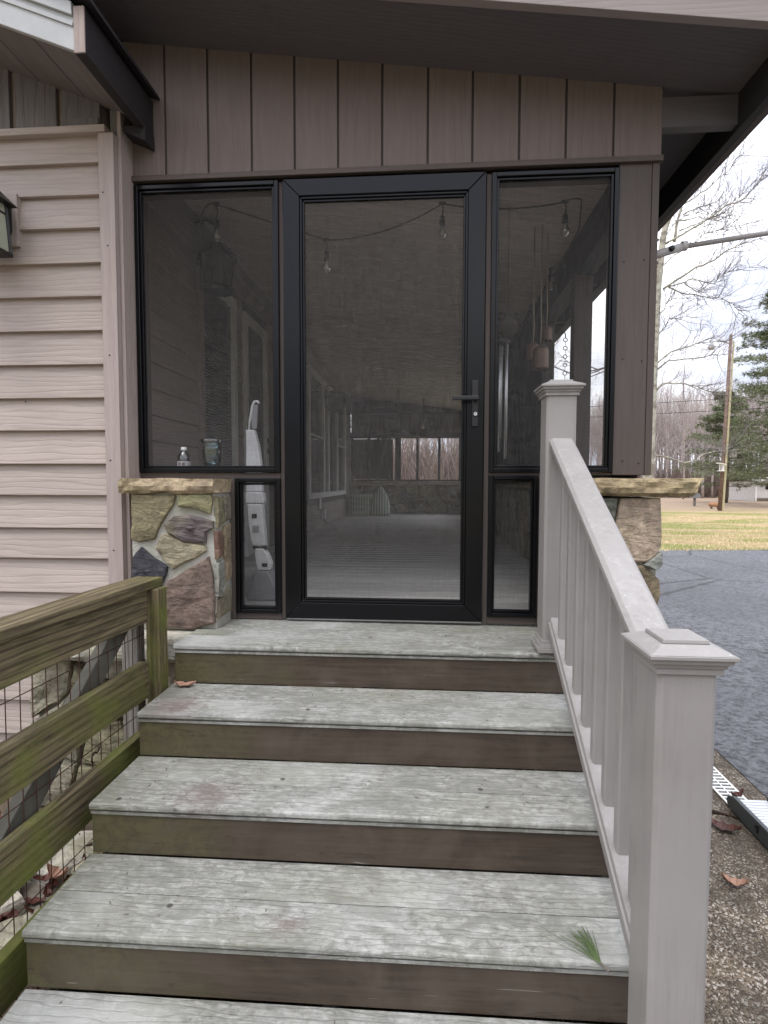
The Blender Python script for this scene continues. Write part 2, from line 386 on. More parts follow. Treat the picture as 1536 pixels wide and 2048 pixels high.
# ------------------------------------------------------------------ ground
def ground_mats():
    g = NG('asphalt'); v = g.coord(False)
    a = g.noise(g.map(v, (.8, 1, 1)), 24, 8, .85); b = g.vor(v, 38); c = g.noise(v, 1.3, 5, .6); d = g.noise(g.map(v, (1, 1, 1), (3, 5, 0)), .45, 3, .5)
    col = g.mix(g.ramp(a, [(.43, 0), (.55, 1)]), (.012, .013, .016), (.165, .170, .188))
    col = g.mix(g.ramp(b, [(.25, .35), (.6, 0)]), col, (.15, .155, .17)); col = g.mix(g.ramp(c, [(.4, 0), (.7, .35)]), col, (.11, .113, .127))
    col = g.mix(g.ramp(d, [(.5, 0), (.62, .3)]), col, (.04, .042, .05))
    ck = g.n('ShaderNodeTexVoronoi', feature='DISTANCE_TO_EDGE'); g.l(g.map(v, (.42, .3, 1)), ck.inputs[0]); ck.inputs['Scale'].default_value = 1
    wob = g.math('ADD', ck.outputs[0], g.math('MULTIPLY', g.math('SUBTRACT', g.noise(v, 5, 4, .6), .5), .03))
    col = g.mix(g.ramp(wob, [(.004, .8), (.012, 0)]), col, (.012, .012, .014))
    M['asphalt'] = g.done(col, .55, g.bump(g.math('ADD', a, g.math('MULTIPLY', b, .8)), .9, .012), spec=.5)
    g = NG('lawn'); v = g.coord(False)
    a = g.noise(g.map(v, (.3, .8, 1)), .75, 6, .62, .8); b = g.noise(g.map(v, (.6, 1, 1)), 7, 8, .85); c = g.noise(g.map(v, (.2, 1, 1), (4, 0, 0)), .35, 4, .6)
    y = g.sep(v, 1)
    col = g.mix(g.ramp(a, [(.46, 0), (.58, 1)]), (.50, .375, .22), (.25, .275, .085)); col = g.mix(g.ramp(b, [(.36, .75), (.56, 0)]), col, (.20, .15, .08))
    far = g.math('SMOOTH_MIN', 1, 1, 0)
    fr = g.n('ShaderNodeMapRange'); g.l(g.math('MULTIPLY_ADD', c, 9, y), fr.inputs[0]); fr.inputs[1].default_value = 29; fr.inputs[2].default_value = 38
    col = g.mix(fr.outputs[0], col, g.mix(b, (.25, .18, .13), (.43, .335, .25)))
    M['lawn'] = g.done(col, .9, g.bump(b, 1, .05), spec=.1)
    g = NG('exposed_aggregate'); v = g.coord(False)
    dv = g.n('ShaderNodeVectorMath', operation='ADD'); g.l(v, dv.inputs[0]); dn = g.n('ShaderNodeTexNoise'); g.l(v, dn.inputs[0]); dn.inputs['Scale'].default_value = 120; sv = g.n('ShaderNodeVectorMath', operation='SCALE'); g.l(dn.outputs['Color'], sv.inputs[0]); sv.inputs[3].default_value = .007; g.l(sv.outputs[0], dv.inputs[1])
    a = g.vor(dv.outputs[0], 150, out='Color'); ad = g.vor(dv.outputs[0], 150); b = g.noise(v, 3.5, 5, .6, .3); c = g.noise(v, 28, 6, .75)
    bw = g.n('ShaderNodeRGBToBW'); g.l(a, bw.inputs[0])
    col = g.mix(g.ramp(bw.outputs[0], [(.25, 0), (.8, 1)]), (.06, .045, .032), (.26, .205, .15))
    col = g.mix(g.ramp(bw.outputs[0], [(.72, 0), (.78, .8)]), col, (.48, .45, .40))
    col = g.mix(g.ramp(b, [(.42, .8), (.6, 0)]), col, g.mix(c, (.028, .022, .016), (.10, .08, .058)))
    col = g.mix(g.ramp(b, [(.6, 0), (.8, .5)]), col, (.33, .26, .16))
    M['agg'] = g.done(col, .75, g.bump(g.math('SUBTRACT', g.math('MULTIPLY', c, .6), ad), .9, .006), spec=.35)
    g = NG('forest_soil'); v = g.coord(False); a = g.noise(v, 20, 7, .75); b = g.noise(v, 3, 4)
    col = g.mix(a, (.05, .038, .028), (.24, .19, .14)); col = g.mix(g.ramp(b, [(.45, 0), (.7, .6)]), col, (.34, .32, .29))
    M['soil'] = g.done(col, .95, g.bump(a, .8, .02), spec=.1)
ground_mats()
GZ = -.85
struct(MB().box(-300, 300, -200, 500, GZ-.5, GZ-.012).build('ground', M['lawn']))
def sheet(name, poly, z, mat, th=.004):
    return struct(MB().prism(poly, 'z', z-th, z).build(name, mat))
random.seed(3)
edge = [(2.30+.01*math.sin(i*2.1)+random.uniform(-.012, .012), -6+i*.25) for i in range(0, 66)]
top = [(x, 10.15+random.uniform(-.07, .07)+.08*math.sin(x*.6)+.06*math.sin(x*3.1)+ (x-6)*.17) for x in [2.4+i*.12 for i in range(250)]]
sheet('driveway', edge+[(2.3, 9.7)]+top+[(32.5, -6)], GZ, M['asphalt'], .01)
sheet('concrete_apron', [(1.0, -12), (2.9, -12), (2.9, 9), (1.0, 9)], GZ-.0045, M['agg'], .006)
sheet('bare_soil', [(-12, -12), (1.0, -12), (1.0, 0), (-12, 0)], GZ-.0045, M['soil'], .006)

for nm, col, seed, cnt, lab in (('grass', (.66, .53, .33), 1, 9000, 'straw coloured winter grass blades across the lawn'), ('green_grass', (.32, .37, .13), 2, 6000, 'green grass tufts scattered through the straw lawn')):
    b = MB(); r_ = random.Random(seed); k = 0
    while k < cnt:
        x = r_.uniform(4.5, 22); y = 10.0+(x-6)*.17+.08*math.sin(x*.6)+r_.uniform(0, 1)**2.2*13
        if nm == 'green_grass' and noise.noise(Vector((x*.5, y*1.1, 3))) < .05: k += 1; continue
        h = r_.uniform(.03, .085); a = r_.uniform(0, 6.28); w_ = .006+.004*r_.random(); o = len(b.v)
        b.v += [(x-w_*math.cos(a), y-w_*math.sin(a), GZ-.01), (x+w_*math.cos(a), y+w_*math.sin(a), GZ-.01), (x+r_.gauss(0, .03), y+r_.gauss(0, .03), GZ+h)]; b.f.append((o, o+1, o+2)); k += 1
    stuff(b.build(nm, simple(nm+'_blades', col, .8, .2, 0, 0, 5, .3)), lab, 'grass')
# ------------------------------------------------------------------ stones
def stone_mesh(poly, y0, y1, axis='y', jit=.004, rnd=None, sub=.035):
    """irregular stone: outline poly in (a,z), back at y0, rough face out to y1"""
    rnd = rnd or random; n0 = len(poly); ring = []
    for i in range(n0):
        a, b = Vector(poly[i]), Vector(poly[(i+1) % n0]); k = max(1, int((b-a).length/sub))
        for j in range(k):
            p = a.lerp(b, j/k)
            ring.append(p+Vector((rnd.uniform(-jit, jit), rnd.uniform(-jit, jit))))
    c = sum(ring, Vector((0, 0)))/len(ring); n = len(ring); vs = []; fs = []
    d = y1-y0; s = 1 if d > 0 else -1; off = rnd.uniform(0, 50)
    def P(p, y): return {'y': (p[0], y, p[1]), 'x': (y, p[0], p[1])}[axis]
    lay = [(1, y0), (1, y0+d*.72), (.955, y0+d*.93), (.82, y1), (.52, y1), (.22, y1)]
    for li, (sc, y) in enumerate(lay):
        for p in ring:
            q = c+(p-c)*sc; yy = y
            if li >= 2: yy += s*noise.noise(Vector((q[0]*16+off, q[1]*22, off)))*abs(d)*.28
            if li > 2: q = q+Vector((rnd.uniform(-jit, jit), rnd.uniform(-jit, jit)))
            vs.append(P(q, yy))
    for li in range(len(lay)-1):
        for k in range(n):
            a = li*n+k; b = li*n+(k+1) % n
            fs.append((a, b, b+n, a+n))
    vs.append(P(c, y1+s*abs(d)*.1)); m_ = len(vs)-1; o = (len(lay)-1)*n
    for k in range(n): fs.append((o+k, o+(k+1) % n, m_))
    b = MB(); b.add(vs, fs); return b
def clip(poly, nx, ny, d):
    out_ = []
    for i in range(len(poly)):
        p, q = poly[i], poly[(i+1) % len(poly)]; sp = p[0]*nx+p[1]*ny-d; sq = q[0]*nx+q[1]*ny-d
        if sp <= 0: out_.append(p)
        if (sp < 0) != (sq < 0) and sp != sq:
            t = sp/(sp-sq); out_.append((p[0]+(q[0]-p[0])*t, p[1]+(q[1]-p[1])*t))
    return out_
def voronoi(x0, x1, z0, z1, nx, nz, rnd, gap=.008, jx=.38, jz=.32):
    pts = []
    for j in range(nz):
        for i in range(nx):
            pts.append((x0+(i+.5+(.25 if j % 2 else -.2)+rnd.uniform(-jx, jx))*(x1-x0)/nx, z0+(j+.5+rnd.uniform(-jz, jz))*(z1-z0)/nz))
    cells = []
    for p in pts:
        poly = [(x0, z0), (x1, z0), (x1, z1), (x0, z1)]
        poly = clip(poly, 1, 0, x1-gap); poly = clip(poly, -1, 0, -(x0+gap)); poly = clip(poly, 0, 1, z1-gap); poly = clip(poly, 0, -1, -(z0+gap))
        for q in pts:
            if q is p: continue
            dx, dz = q[0]-p[0], q[1]-p[1]; L = math.hypot(dx, dz)
            if L > 4*max((x1-x0)/nx, (z1-z0)/nz): continue
            dx /= L; dz /= L; mxx = (p[0]+q[0])/2*dx+(p[1]+q[1])/2*dz
            poly = clip(poly, dx, dz, mxx-gap)
            if len(poly) < 3: break
        if len(poly) >= 3: cells.append(poly)
    return cells
PAL = [(.26, .21, .13), (.20, .165, .12), (.30, .27, .21), (.17, .12, .10), (.24, .22, .12), (.14, .13, .13), (.33, .30, .24)]

def slab(name, x0, x1, y0, y1, z0, z1, seed, color, parent, jit=.008, endcut=0):
    rnd = random.Random(seed); nx = int((x1-x0)/.012); vs = []; fs = []
    rows = [(y1, z0), (y0+.02, z0), (y0, z0+.2*(z1-z0)), (y0, z0+.5*(z1-z0)), (y0, z0+.8*(z1-z0)), (y0+.008, z1), (y0+.06, z1), (y1, z1)]
    for i in range(nx+1):
        t = i/nx; x = x0+(x1-x0)*t
        for j, (y, z) in enumerate(rows):
            xx = x+(noise.noise(Vector((seed, j*1.7, t*3)))*.02 if i in (0, nx) else 0)
            dy = 0; dz = 0
            if 1 <= j <= 5:
                a = noise.noise(Vector((x*9+seed, z*26, 0))); b = noise.noise(Vector((x*32+seed, z*60, 5)))
                dy = -abs(a)*jit*1.9+b*jit*.7+ .008
            if j <= 1: dz = noise.noise(Vector((x*11, seed, 1)))*jit*.8
            if j >= 5: dz = noise.noise(Vector((x*9, y*9+seed, 2)))*jit*.25
            if endcut and t > .86 and j < 5: xx -= endcut*(t-.86)/.14*(1-(j/5))
            vs.append((xx, y+dy, z+dz))
    nr = len(rows)
    for i in range(nx):
        for j in range(nr-1):
            a = i*nr+j; fs.append((a, a+nr, a+nr+1, a+1))
        a = i*nr; fs.append((a+nr-1, a+nr+nr-1, a+nr, a))
    fs.append(tuple(range(nr))); fs.append(tuple(nx*nr+k for k in range(nr))[::-1])
    return MB().add(vs, fs).build(name, M['stone'], parent, color=color)

# left pier beside the door
pl = thing('stone_pier', 'squat fieldstone pier left of the screen door, under a tan rough-edged cap stone', 'stone pier', (-.45, -.1, .05))
MB().box(-.654, -.271, -.182, -.004, -.008, .605).build('mortar', M['mortar'], pl)
LP = dict(S1=[(-.648,.594),(-.451,.594),(-.459,.554),(-.513,.468),(-.546,.402),(-.619,.389),(-.650,.396)],
 S2=[(-.438,.596),(-.285,.596),(-.279,.565),(-.290,.515),(-.32,.522),(-.367,.542),(-.434,.547)],
 S3=[(-.497,.468),(-.45,.504),(-.383,.507),(-.275,.483),(-.275,.45),(-.306,.435),(-.312,.383),(-.411,.396),(-.480,.432)],
 S3b=[(-.509,.415),(-.480,.425),(-.411,.386),(-.313,.374),(-.308,.349),(-.36,.318),(-.465,.268),(-.496,.296),(-.541,.361)],
 S4=[(-.650,.309),(-.604,.361),(-.553,.316),(-.488,.276),(-.497,.24),(-.519,.199),(-.527,.168),(-.652,.191)],
 S5=[(-.52,.147),(-.482,.215),(-.392,.267),(-.3,.324),(-.287,.258),(-.277,.187),(-.276,.03),(-.365,.0),(-.522,.012)],
 S10=[(-.652,.176),(-.54,.152),(-.54,.029),(-.654,.026)])
LC = dict(S1=(.27,.235,.15), S2=(.30,.285,.17), S3=(.175,.148,.152), S3b=(.37,.33,.235), S4=(.066,.066,.078), S5=(.215,.162,.138), S6=(.28,.24,.2), S10=(.22,.19,.14))
def fat(p, s=1.05):
    cx_ = sum(a for a, b in p)/len(p); cz_ = sum(b for a, b in p)/len(p); return [(cx_+(a-cx_)*s, cz_+(b-cz_)*s) for a, b in p]
for i, k in enumerate(LP):
    stone_mesh(fat(LP[k], 1.015), -.17, -.200-.006*(i % 3), rnd=random.Random(i+5), jit=.003).build('stone', M['stone'], pl, color=LC[k])
for i, (poly, c) in enumerate([([(-.19,.59),(-.12,.585),(-.11,.46),(-.18,.45)],(.26,.24,.16)), ([(-.19,.44),(-.13,.43),(-.12,.32),(-.185,.31)],(.24,.15,.12)),
                   ([(-.192,.295),(-.12,.30),(-.105,.20),(-.15,.135),(-.19,.145)],(.36,.36,.33)), ([(-.10,.45),(-.02,.46),(-.02,.20),(-.09,.19)],(.30,.24,.17)), ([(-.18,.125),(-.03,.17),(-.03,.045),(-.185,.05)],(.26,.23,.17)), ([(-.1,.59),(-.02,.59),(-.02,.48),(-.09,.47)],(.27,.25,.2))]):
    stone_mesh(poly, -.276, -.256, axis='x', rnd=random.Random(40+i), jit=.003).build('stone', M['stone'], pl, color=c)
slab('cap_stone', -.690, -.262, -.225, -.002, .603, .668, 2.3, (.49, .39, .27), pl, .012)
# right pier
pr = thing('stone_pier', 'fieldstone pier behind the stair railing, its thick cap stone jutting to the right', 'stone pier', (1.4, -.1, GZ))
MB().box(1.19, 1.622, -.172, .09, GZ, .59).build('mortar', M['mortar'], pr)
RP = [([(1.46,.588),(1.622,.588),(1.632,.516),(1.634,.388),(1.577,.323),(1.483,.326),(1.439,.425),(1.448,.5)],(.50,.40,.31)),
 ([(1.375,.585),(1.449,.586),(1.440,.507),(1.428,.443),(1.403,.44),(1.37,.5)],(.17,.18,.15)), ([(1.22,.585),(1.365,.585),(1.36,.5),(1.22,.47)],(.27,.2,.17)),
 ([(1.22,.455),(1.39,.43),(1.425,.42),(1.46,.335),(1.40,.30),(1.22,.31)],(.2,.16,.12)),
 ([(1.46,.307),(1.56,.305),(1.599,.273),(1.627,.249),(1.628,.195),(1.618,-.08),(1.44,-.1)],(.22,.18,.12)), ([(1.567,.312),(1.632,.363),(1.634,.313),(1.608,.291)],(.33,.34,.31)),
 ([(1.22,.295),(1.44,.29),(1.425,-.1),(1.22,-.1)],(.2,.17,.13))]
for i, (p, c) in enumerate(RP): stone_mesh(fat(p, 1.02), -.165, -.20-.006*(i % 3), rnd=random.Random(i+70), jit=.004).build('stone', M['stone'], pr, color=c)
for i, p in enumerate(voronoi(1.2, 1.625, GZ, -.11, 3, 4, random.Random(4))): stone_mesh(p, -.165, -.195, rnd=random.Random(i), jit=.004).build('stone', M['stone'], pr, color=PAL[i % 7])
slab('cap_stone', 1.175, 1.775, -.235, .09, .597, .672, 7.1, (.42, .335, .21), pr, .013, .045)
# rough stone base under the house corner, seen through the fence
lb = thing('rubble_wall', 'rough fieldstone base behind the wooden fence, low at the house corner', 'stone wall', (-.75, -.1, GZ))
MB().box(-1.13, .0, -.172, -.01, GZ, -.13).build('mortar', M['mortar'], lb)
for i, p in enumerate(voronoi(-1.14, -.02, GZ, -.135, 5, 3, random.Random(12), .008)):
    stone_mesh(p, -.165, -.215-.01*(i % 3), rnd=random.Random(i+20), jit=.006).build('stone', M['stone'], lb, color=[(.33,.31,.24),(.27,.25,.17),(.38,.36,.30),(.30,.26,.2),(.42,.40,.36)][i % 5])
slab('ledge_stone', -1.08, -.366, -.335, -.004, -.118, -.012, 4.4, (.50, .48, .41), lb, .012)
for i,(x0,x1,s) in enumerate([(-.368,-.25,1.2)]): slab('ledge_stone', x0, x1, -.19, -.004, -.1, -.012, s, (.42,.40,.33), lb, .008)

# ------------------------------------------------------------------ house on the left
porch = thing('screened_porch', 'screened porch with brown trim, taupe grooved boards over a black screen door', 'porch', (.5, 0, 0)); porch_nails = porch
house = thing('house', 'taupe lap-sided house corner left of the porch, with a white-edged gable roof', 'house', (-1.3, 0, GZ))
lap = [2.214, 2.066, 1.928, 1.786, 1.633, 1.486, 1.335, 1.184, 1.034, .887, .735, .591, .44, .299, .138, -.02, -.214, -.378, -.541, -.70, -.85]
sid = part('wall', house)
MB().box(-3.2, -.80, -.095, .0, GZ, 2.9).build('sheathing', M['siding'], sid)
for i in range(len(lap)-1):
    zt, zb = lap[i], lap[i+1]
    xr = -.795 if zb > -.1 else -1.12
    MB().prism([(-.118, zb), (-.1325, zb+.001), (-.1325, zb+.004), (-.106, zt+.03), (-.096, zt+.03), (-.096, zb)], 'x', -3.2, xr).build('siding_board', M['siding'], sid)
MB().box(-.793, -.722, -.143, -.02, -.02, 2.185).build('corner_board', M['siding_v'], house, .002)
MB().box(-.721, -.705, -.110, -.003, .0, 2.40).build('corner_return', M['siding_v'], house, .001)
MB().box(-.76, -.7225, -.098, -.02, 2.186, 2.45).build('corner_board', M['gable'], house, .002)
MB().box(-3.2, -.757, -.150, -.096, 2.187, 2.217).build('band_board', M['siding'], house, .002)
# vertical boards over the band
xs = [-.783, -.985, -1.205, -1.41, -1.62, -1.83, -2.04, -2.25, -2.46, -2.67, -2.88, -3.1]
for i in range(len(xs)-1):
    xr, xl = xs[i]-.012, xs[i+1]+.012
    zt = lambda x: 2.30-.39*(x+.642)
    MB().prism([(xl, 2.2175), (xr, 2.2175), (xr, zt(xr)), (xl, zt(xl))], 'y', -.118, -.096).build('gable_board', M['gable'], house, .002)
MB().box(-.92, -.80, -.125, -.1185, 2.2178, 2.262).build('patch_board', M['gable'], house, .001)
nm_ = MB().lathe([(0, -.0012), (.0035, -.001), (.0038, 0), (0, 0)], (0, 0, 0), 8, 'y').build('nail_head', M['dark'], house).data
bpy.data.objects['nail_head'].location = (-.775, -.1432, 1.93)
for (x, y, z) in [(-.758, -.1432, 1.70), (-.762, -.1432, 1.22), (-.77, -.1432, .75), (-.765, -.1432, .34), (-1.03, -.124, 1.655), (-1.18, -.124, 1.02), (-.92, -.124, .47)]: put('nail_head', nm_, house, loc=(x, y, z))
for (x, z) in [(1.515, 1.62), (1.60, 1.625), (1.52, 1.20), (1.602, 1.19), (1.53, .75), (1.60, .74)]: put('nail_head', nm_, porch_nails, loc=(x, -.0105, z))
# gable roof
gr = part('gable_roof', house)
def sl(x): return 2.236-.39*(x+.642)
MB().prism([(-3.4, sl(-3.4)+.002), (-.646, sl(-.646)+.002), (-.646, 2.405), (-.70, 2.425), (-3.4, sl(-3.4)+.19)], 'y', -.520, -.502).build('rake_fascia', M['alum'], gr, .002)
MB().prism([(-3.4, sl(-3.4)+.085), (-.647, sl(-.647)+.085), (-.647, sl(-.647)+.100), (-3.4, sl(-3.4)+.1)], 'y', -.526, -.519).build('fascia_rib', M['alum'], gr, .001)
MB().prism([(-3.4, sl(-3.4)+.12), (-.647, sl(-.647)+.12), (-.647, 2.405), (-3.4, sl(-3.4)+.19)], 'y', -.532, -.520).build('fascia_lip', M['alum'], gr, .002)
MB().box(-.643, -.602, -.5195, -.005, 2.228, 2.392).build('rafter', M['dkbeam'], gr, .001)
MB().box(-.643, -.602, -.526, -.520, 2.228, 2.392).build('rafter_end', M['endgrain'], gr, .001)
MB().prism([(-3.4, sl(-3.4)+.235), (-.57, 2.395), (-.57, 2.410), (-3.4, sl(-3.4)+.252)], 'y', -.56, .0).build('shingle_edge', M['dkbeam'], gr)
sb = [-.644, -.855, -1.07, -1.28, -1.49, -1.70, -1.91, -2.12, -2.33, -2.54, -2.75, -2.96, -3.17]
for i in range(len(sb)-1):
    a, b = sb[i]-.002, sb[i+1]+.003
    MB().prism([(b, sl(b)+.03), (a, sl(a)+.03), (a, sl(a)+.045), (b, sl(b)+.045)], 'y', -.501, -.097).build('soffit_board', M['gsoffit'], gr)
MB().prism([(-.70, 2.215), (-.598, 2.17), (-.598, 2.235), (-.70, 2.235)], 'y', -.10, -.013).build('rafter_block', M['dkbeam'], gr)
# the long side wall inside the porch
iw = part('porch_side_wall', house)
MB().box(-1.03, -.925, .0, 9.1, -.05, 2.75).build('sheathing', M['brown'], iw)
openings = [(1.16, 1.93, -1, 2.15), (2.10, 2.82, -1, 2.13), (4.62, 8.15, .35, 2.25)]
g_sid = painted_wood('porch_wall_siding', (.33, .28, .255), 'y', .5, .2, .05)
for i in range(len(lap)-1):
    zt, zb = lap[i], lap[i+1]
    if zt < .0 or zb > 2.4: continue
    segs = [(.14, 9.0)]
    for (a, b, lo, hi) in openings:
        if zb < hi-.03 and zt > lo:
            ns_ = []
            for s0, s1 in segs:
                if a > s0: ns_.append((s0, min(a, s1)))
                if b < s1: ns_.append((max(b, s0), s1))
            segs = [q for q in ns_ if q[1]-q[0] > .03]
    for s0, s1 in segs:
        MB().prism([(-.908, max(zb, 0)), (-.901, max(zb, 0)+.004), (-.914, zt+.03), (-.924, zt+.03), (-.924, max(zb, 0))], 'y', s0, s1).build('siding_board', g_sid, iw)
for z in (2.214, 2.36): MB().prism([(-.908, z), (-.901, z+.004), (-.914, z+.17), (-.924, z+.17), (-.924, z)], 'y', .14, 9.0).build('siding_board', g_sid, iw)
for (a, b, zt) in ((1.17, 1.915, 2.13), (2.13, 2.80, 2.11)):
    d = part('glazed_door', house)
    MB().box(-.924, -.885, b-.075, b, .0, zt).build('casing', M['white'], d, .003)
    MB().box(-.924, -.885, a, a+.07, .0, zt).build('casing', M['white'] if a > 2 else g_sid, d, .003)
    MB().box(-.924, -.886, a+.071, b-.076, zt-.075, zt-.001).build('casing', M['white'], d, .003)
    MB().box(-.924, -.900, a+.071, b-.076, .0, .18).build('rail', M['white'], d, .003)
    MB().box(-.924, -.915, a+.071, b-.076, .181, zt-.076).build('pane', M['dglass'], d)
    q = MB(); z = .25
    while z < (zt-.35 if a < 2 else zt-.6):
        q.add([(-.903, a+.10, z), (-.903, b-.11, z), (-.909, b-.11, z+.013), (-.909, a+.10, z+.013)], [(0, 1, 2, 3)]); z += .021
    stuff(q.build('blind_slats', M['gplastic'], d))
    if a > 2:
        for z0 in (.93, 1.03): MB().box(-.886, -.86, b-.05, b-.025, z0, z0+.05).build('door_handle', M['blackm'], d, .004)
wn = part('casement_window', house)
MB().box(-.924, -.88, 4.69, 8.10, .42, .50).build('sill', M['white'], wn, .004)
MB().box(-.924, -.88, 4.69, 8.10, 2.12, 2.20).build('head', M['white'], wn, .004)
for y in (4.69, 5.75, 6.15, 7.02, 8.0): MB().box(-.924, -.878, y, y+.10, .501, 2.119).build('mullion', M['white'], wn, .004)
MB().box(-.924, -.915, 4.79, 8.0, .501, 2.119).build('pane', M['dglass'], wn)
for y0, y1 in ((4.792, 5.748), (7.122, 7.998)): MB().box(-.914, -.895, y0, y1, 1.30, 1.325).build('glazing_bar', M['white'], wn)

# ------------------------------------------------------------------ screened porch
def zs(x): return 2.566-.132*x
hd = part('header_wall', porch)
MB().prism([(-.704, 2.045), (1.654, 2.045), (1.654, zs(1.654)+.05), (-.704, zs(-.704)+.05)], 'y', .0, .13).build('backing', M['brown'], hd)
gx = [-.72, -.546, -.345, -.142, .056, .254, .4525, .6555, .852, 1.055, 1.2555, 1.458, 1.66]
for i in range(len(gx)-1):
    a, b = gx[i]+(.005 if i else 0), gx[i+1]-(.005 if i < len(gx)-2 else 0)
    MB().prism([(a, 2.062), (b, 2.062), (b, zs(b)+.01), (a, zs(a)+.01)], 'y', -.012, -.001).build('grooved_panel', M['header'], hd, .0015)
MB().box(-.721, 1.665, -.028, -.002, 2.036, 2.0605).build('drip_board', M['brownx'], porch, .002)
# posts, jambs and sills of the front
MB().box(1.488, 1.625, -.010, .14, .688, 2.035).build('corner_post', M['brown'], porch, .002)
MB().box(1.6265, 1.656, -.013, .14, .688, 2.035).build('corner_trim', M['brown'], porch, .002)
MB().box(-.704, 1.487, .022, .13, 2.024, 2.035).build('head_jamb', M['brownx'], porch)
MB().box(-.022, -.004, .0, .13, .002, 2.020).build('jamb', M['brown'], porch, .001)
MB().box(.919, .941, .0, .13, .002, 2.020).build('jamb', M['brown'], porch, .001)
MB().box(-.704, -.023, -.004, .12, .672, .697).build('sill', M['brownx'], porch, .001)
MB().box(.942, 1.487, -.004, .12, .688, .699).build('sill', M['brownx'], porch, .001)
MB().box(-.262, -.242, -.012, .12, .002, .671).build('stud', M['brown'], porch, .001)
MB().box(1.166, 1.186, -.010, .12, .002, .687).build('stud', M['brown'], porch, .001)
MB().box(-.241, -.023, -.004, .12, .002, .030).build('sill', M['brownx'], porch, .001)
MB().box(.942, 1.165, -.004, .12, .002, .034).build('sill', M['brownx'], porch, .001)
MB().box(-.720, -.704, -.0, .12, .60, 2.035).build('jamb', M['brown'], porch, .001)
def framed(x0, x1, z0, z1, name='side_screen'):
    s = part(name, porch); t = .020
    for (a, b, c, d) in ((x0, x0+t, z0, z1), (x1-t, x1, z0, z1), (x0+t+.0005, x1-t-.0005, z1-t, z1), (x0+t+.0005, x1-t-.0005, z0, z0+t)):
        MB().box(a, b, -.018, .022, c, d).build('frame_bar', M['black'], s, .003)
    e = t+.0005; u = .011
    for (a, b, c, d) in ((x0+e, x0+e+u, z0+e, z1-e), (x1-e-u, x1-e, z0+e, z1-e), (x0+e+u+.0005, x1-e-u-.0005, z1-e-u, z1-e), (x0+e+u+.0005, x1-e-u-.0005, z0+e, z0+e+u)):
        MB().box(a, b, -.007, .018, c, d).build('bead', M['black'], s, .002)
    MB().add([(x0+e, .006, z0+e), (x1-e, .006, z0+e), (x1-e, .006, z1-e), (x0+e, .006, z1-e)], [(0, 1, 2, 3)]).build('screen', M['screen_side'], s)
framed(-.703, -.0225, .698, 2.023); framed(.9415, 1.4875, .700, 2.020)
framed(-.241, -.0225, .031, .671); framed(.9415, 1.165, .035, .687)
# the door
dr = part('screen_door', porch)
W_ = .914; t = .076
def frame4(x0, x1, z0, z1, t, y0, y1, name, mat, bv, parent):
    # mitred frame
    for (p) in ([(x0, z0), (x0+t, z0+t), (x0+t, z1-t), (x0, z1)], [(x1, z0), (x1, z1), (x1-t, z1-t), (x1-t, z0+t)]):
        MB().prism(p, 'y', y0, y1).build('stile' if name == 'f' else name, mat, parent, bv)
    for (p) in ([(x0+.0006, z1), (x0+t+.0006, z1-t), (x1-t-.0006, z1-t), (x1-.0006, z1)], [(x0+.0006, z0), (x1-.0006, z0), (x1-t-.0006, z0+t), (x0+t+.0006, z0+t)]):
        MB().prism(p, 'y', y0, y1).build('rail' if name == 'f' else name, mat, parent, bv)
frame4(.0, W_, .012, 2.022, .076, -.022, .020, 'f', M['black'], .003, dr)
frame4(.0765, W_-.0765, .0885, 1.9455, .010, -.014, .016, 'bead', M['black'], .002, dr)
frame4(.0870, W_-.0870, .0990, 1.9350, .010, -.006, .012, 'bead', M['black'], .002, dr)
MB().add([(.09, .004, .10), (W_-.09, .004, .10), (W_-.09, .004, 1.934), (.09, .004, 1.934)], [(0, 1, 2, 3)]).build('screen', M['screen'], dr)
MB().box(.861, .888, -.034, -.0225, .905, 1.110).build('handle_plate', M['blackm'], dr, .002)
MB().lathe([(0, -.036), (.011, -.036), (.011, -.060), (0, -.060)], (.877, 0, 1.028), 16, 'y').build('spindle', M['blackm'], dr, 0, True)
MB().box(.772, .888, -.070, -.058, 1.019, 1.037).build('lever', M['blackm'], dr, .003)
MB().lathe([(0, -.0345), (.0095, -.0345), (.0095, -.041), (.008, -.043), (0, -.043)], (.876, 0, .960), 20, 'y').build('lock_cylinder', M['steel'], dr)
MB().box(.8752, .8768, -.0436, -.0425, .956, .964).build('key_slot', M['dark'], dr)
MB().box(.0, .914, .0, .11, .0005, .011).build('threshold', M['alu'], dr)
# roof: soffit, fascia, eave beam
rf = part('roof', porch)
def soff(x0, x1, y0, y1): 
    return MB().prism([(x0, zs(x0)), (x1, zs(x1)), (x1, zs(x1)+.02), (x0, zs(x0)+.02)], 'y', y0, y1)
soff(-1.15, 1.97, -.338, -.0125).build('soffit_panel', M['soffit'], rf)
soff(1.668, 1.97, -.0115, 9.4).build('soffit_panel', M['soffit'], rf)
MB().prism([(-1.15, zs(-1.15)-.004), (2.06, zs(2.06)-.004), (2.06, zs(2.06)+.20), (-1.15, zs(-1.15)+.20)], 'y', -.375, -.3385).build('front_fascia', M['fascia'], rf, .002)
MB().box(1.972, 2.012, -.337, 9.4, 2.158, 2.42).build('eave_beam', M['dkbeam'], rf, .002)
MB().box(2.0135, 2.055, -.337, 9.4, 2.170, 2.42).build('gutter', M['brownx'], rf, .004)
for y in (.0, .92, 1.9, 2.9, 3.9, 4.9, 5.9, 6.9, 7.9): MB().box(1.6575, 1.9715, y-.012 if y else -.012, y+.035, 2.180, zs(1.97)-.002).build('outrigger', M['soffit'], rf)
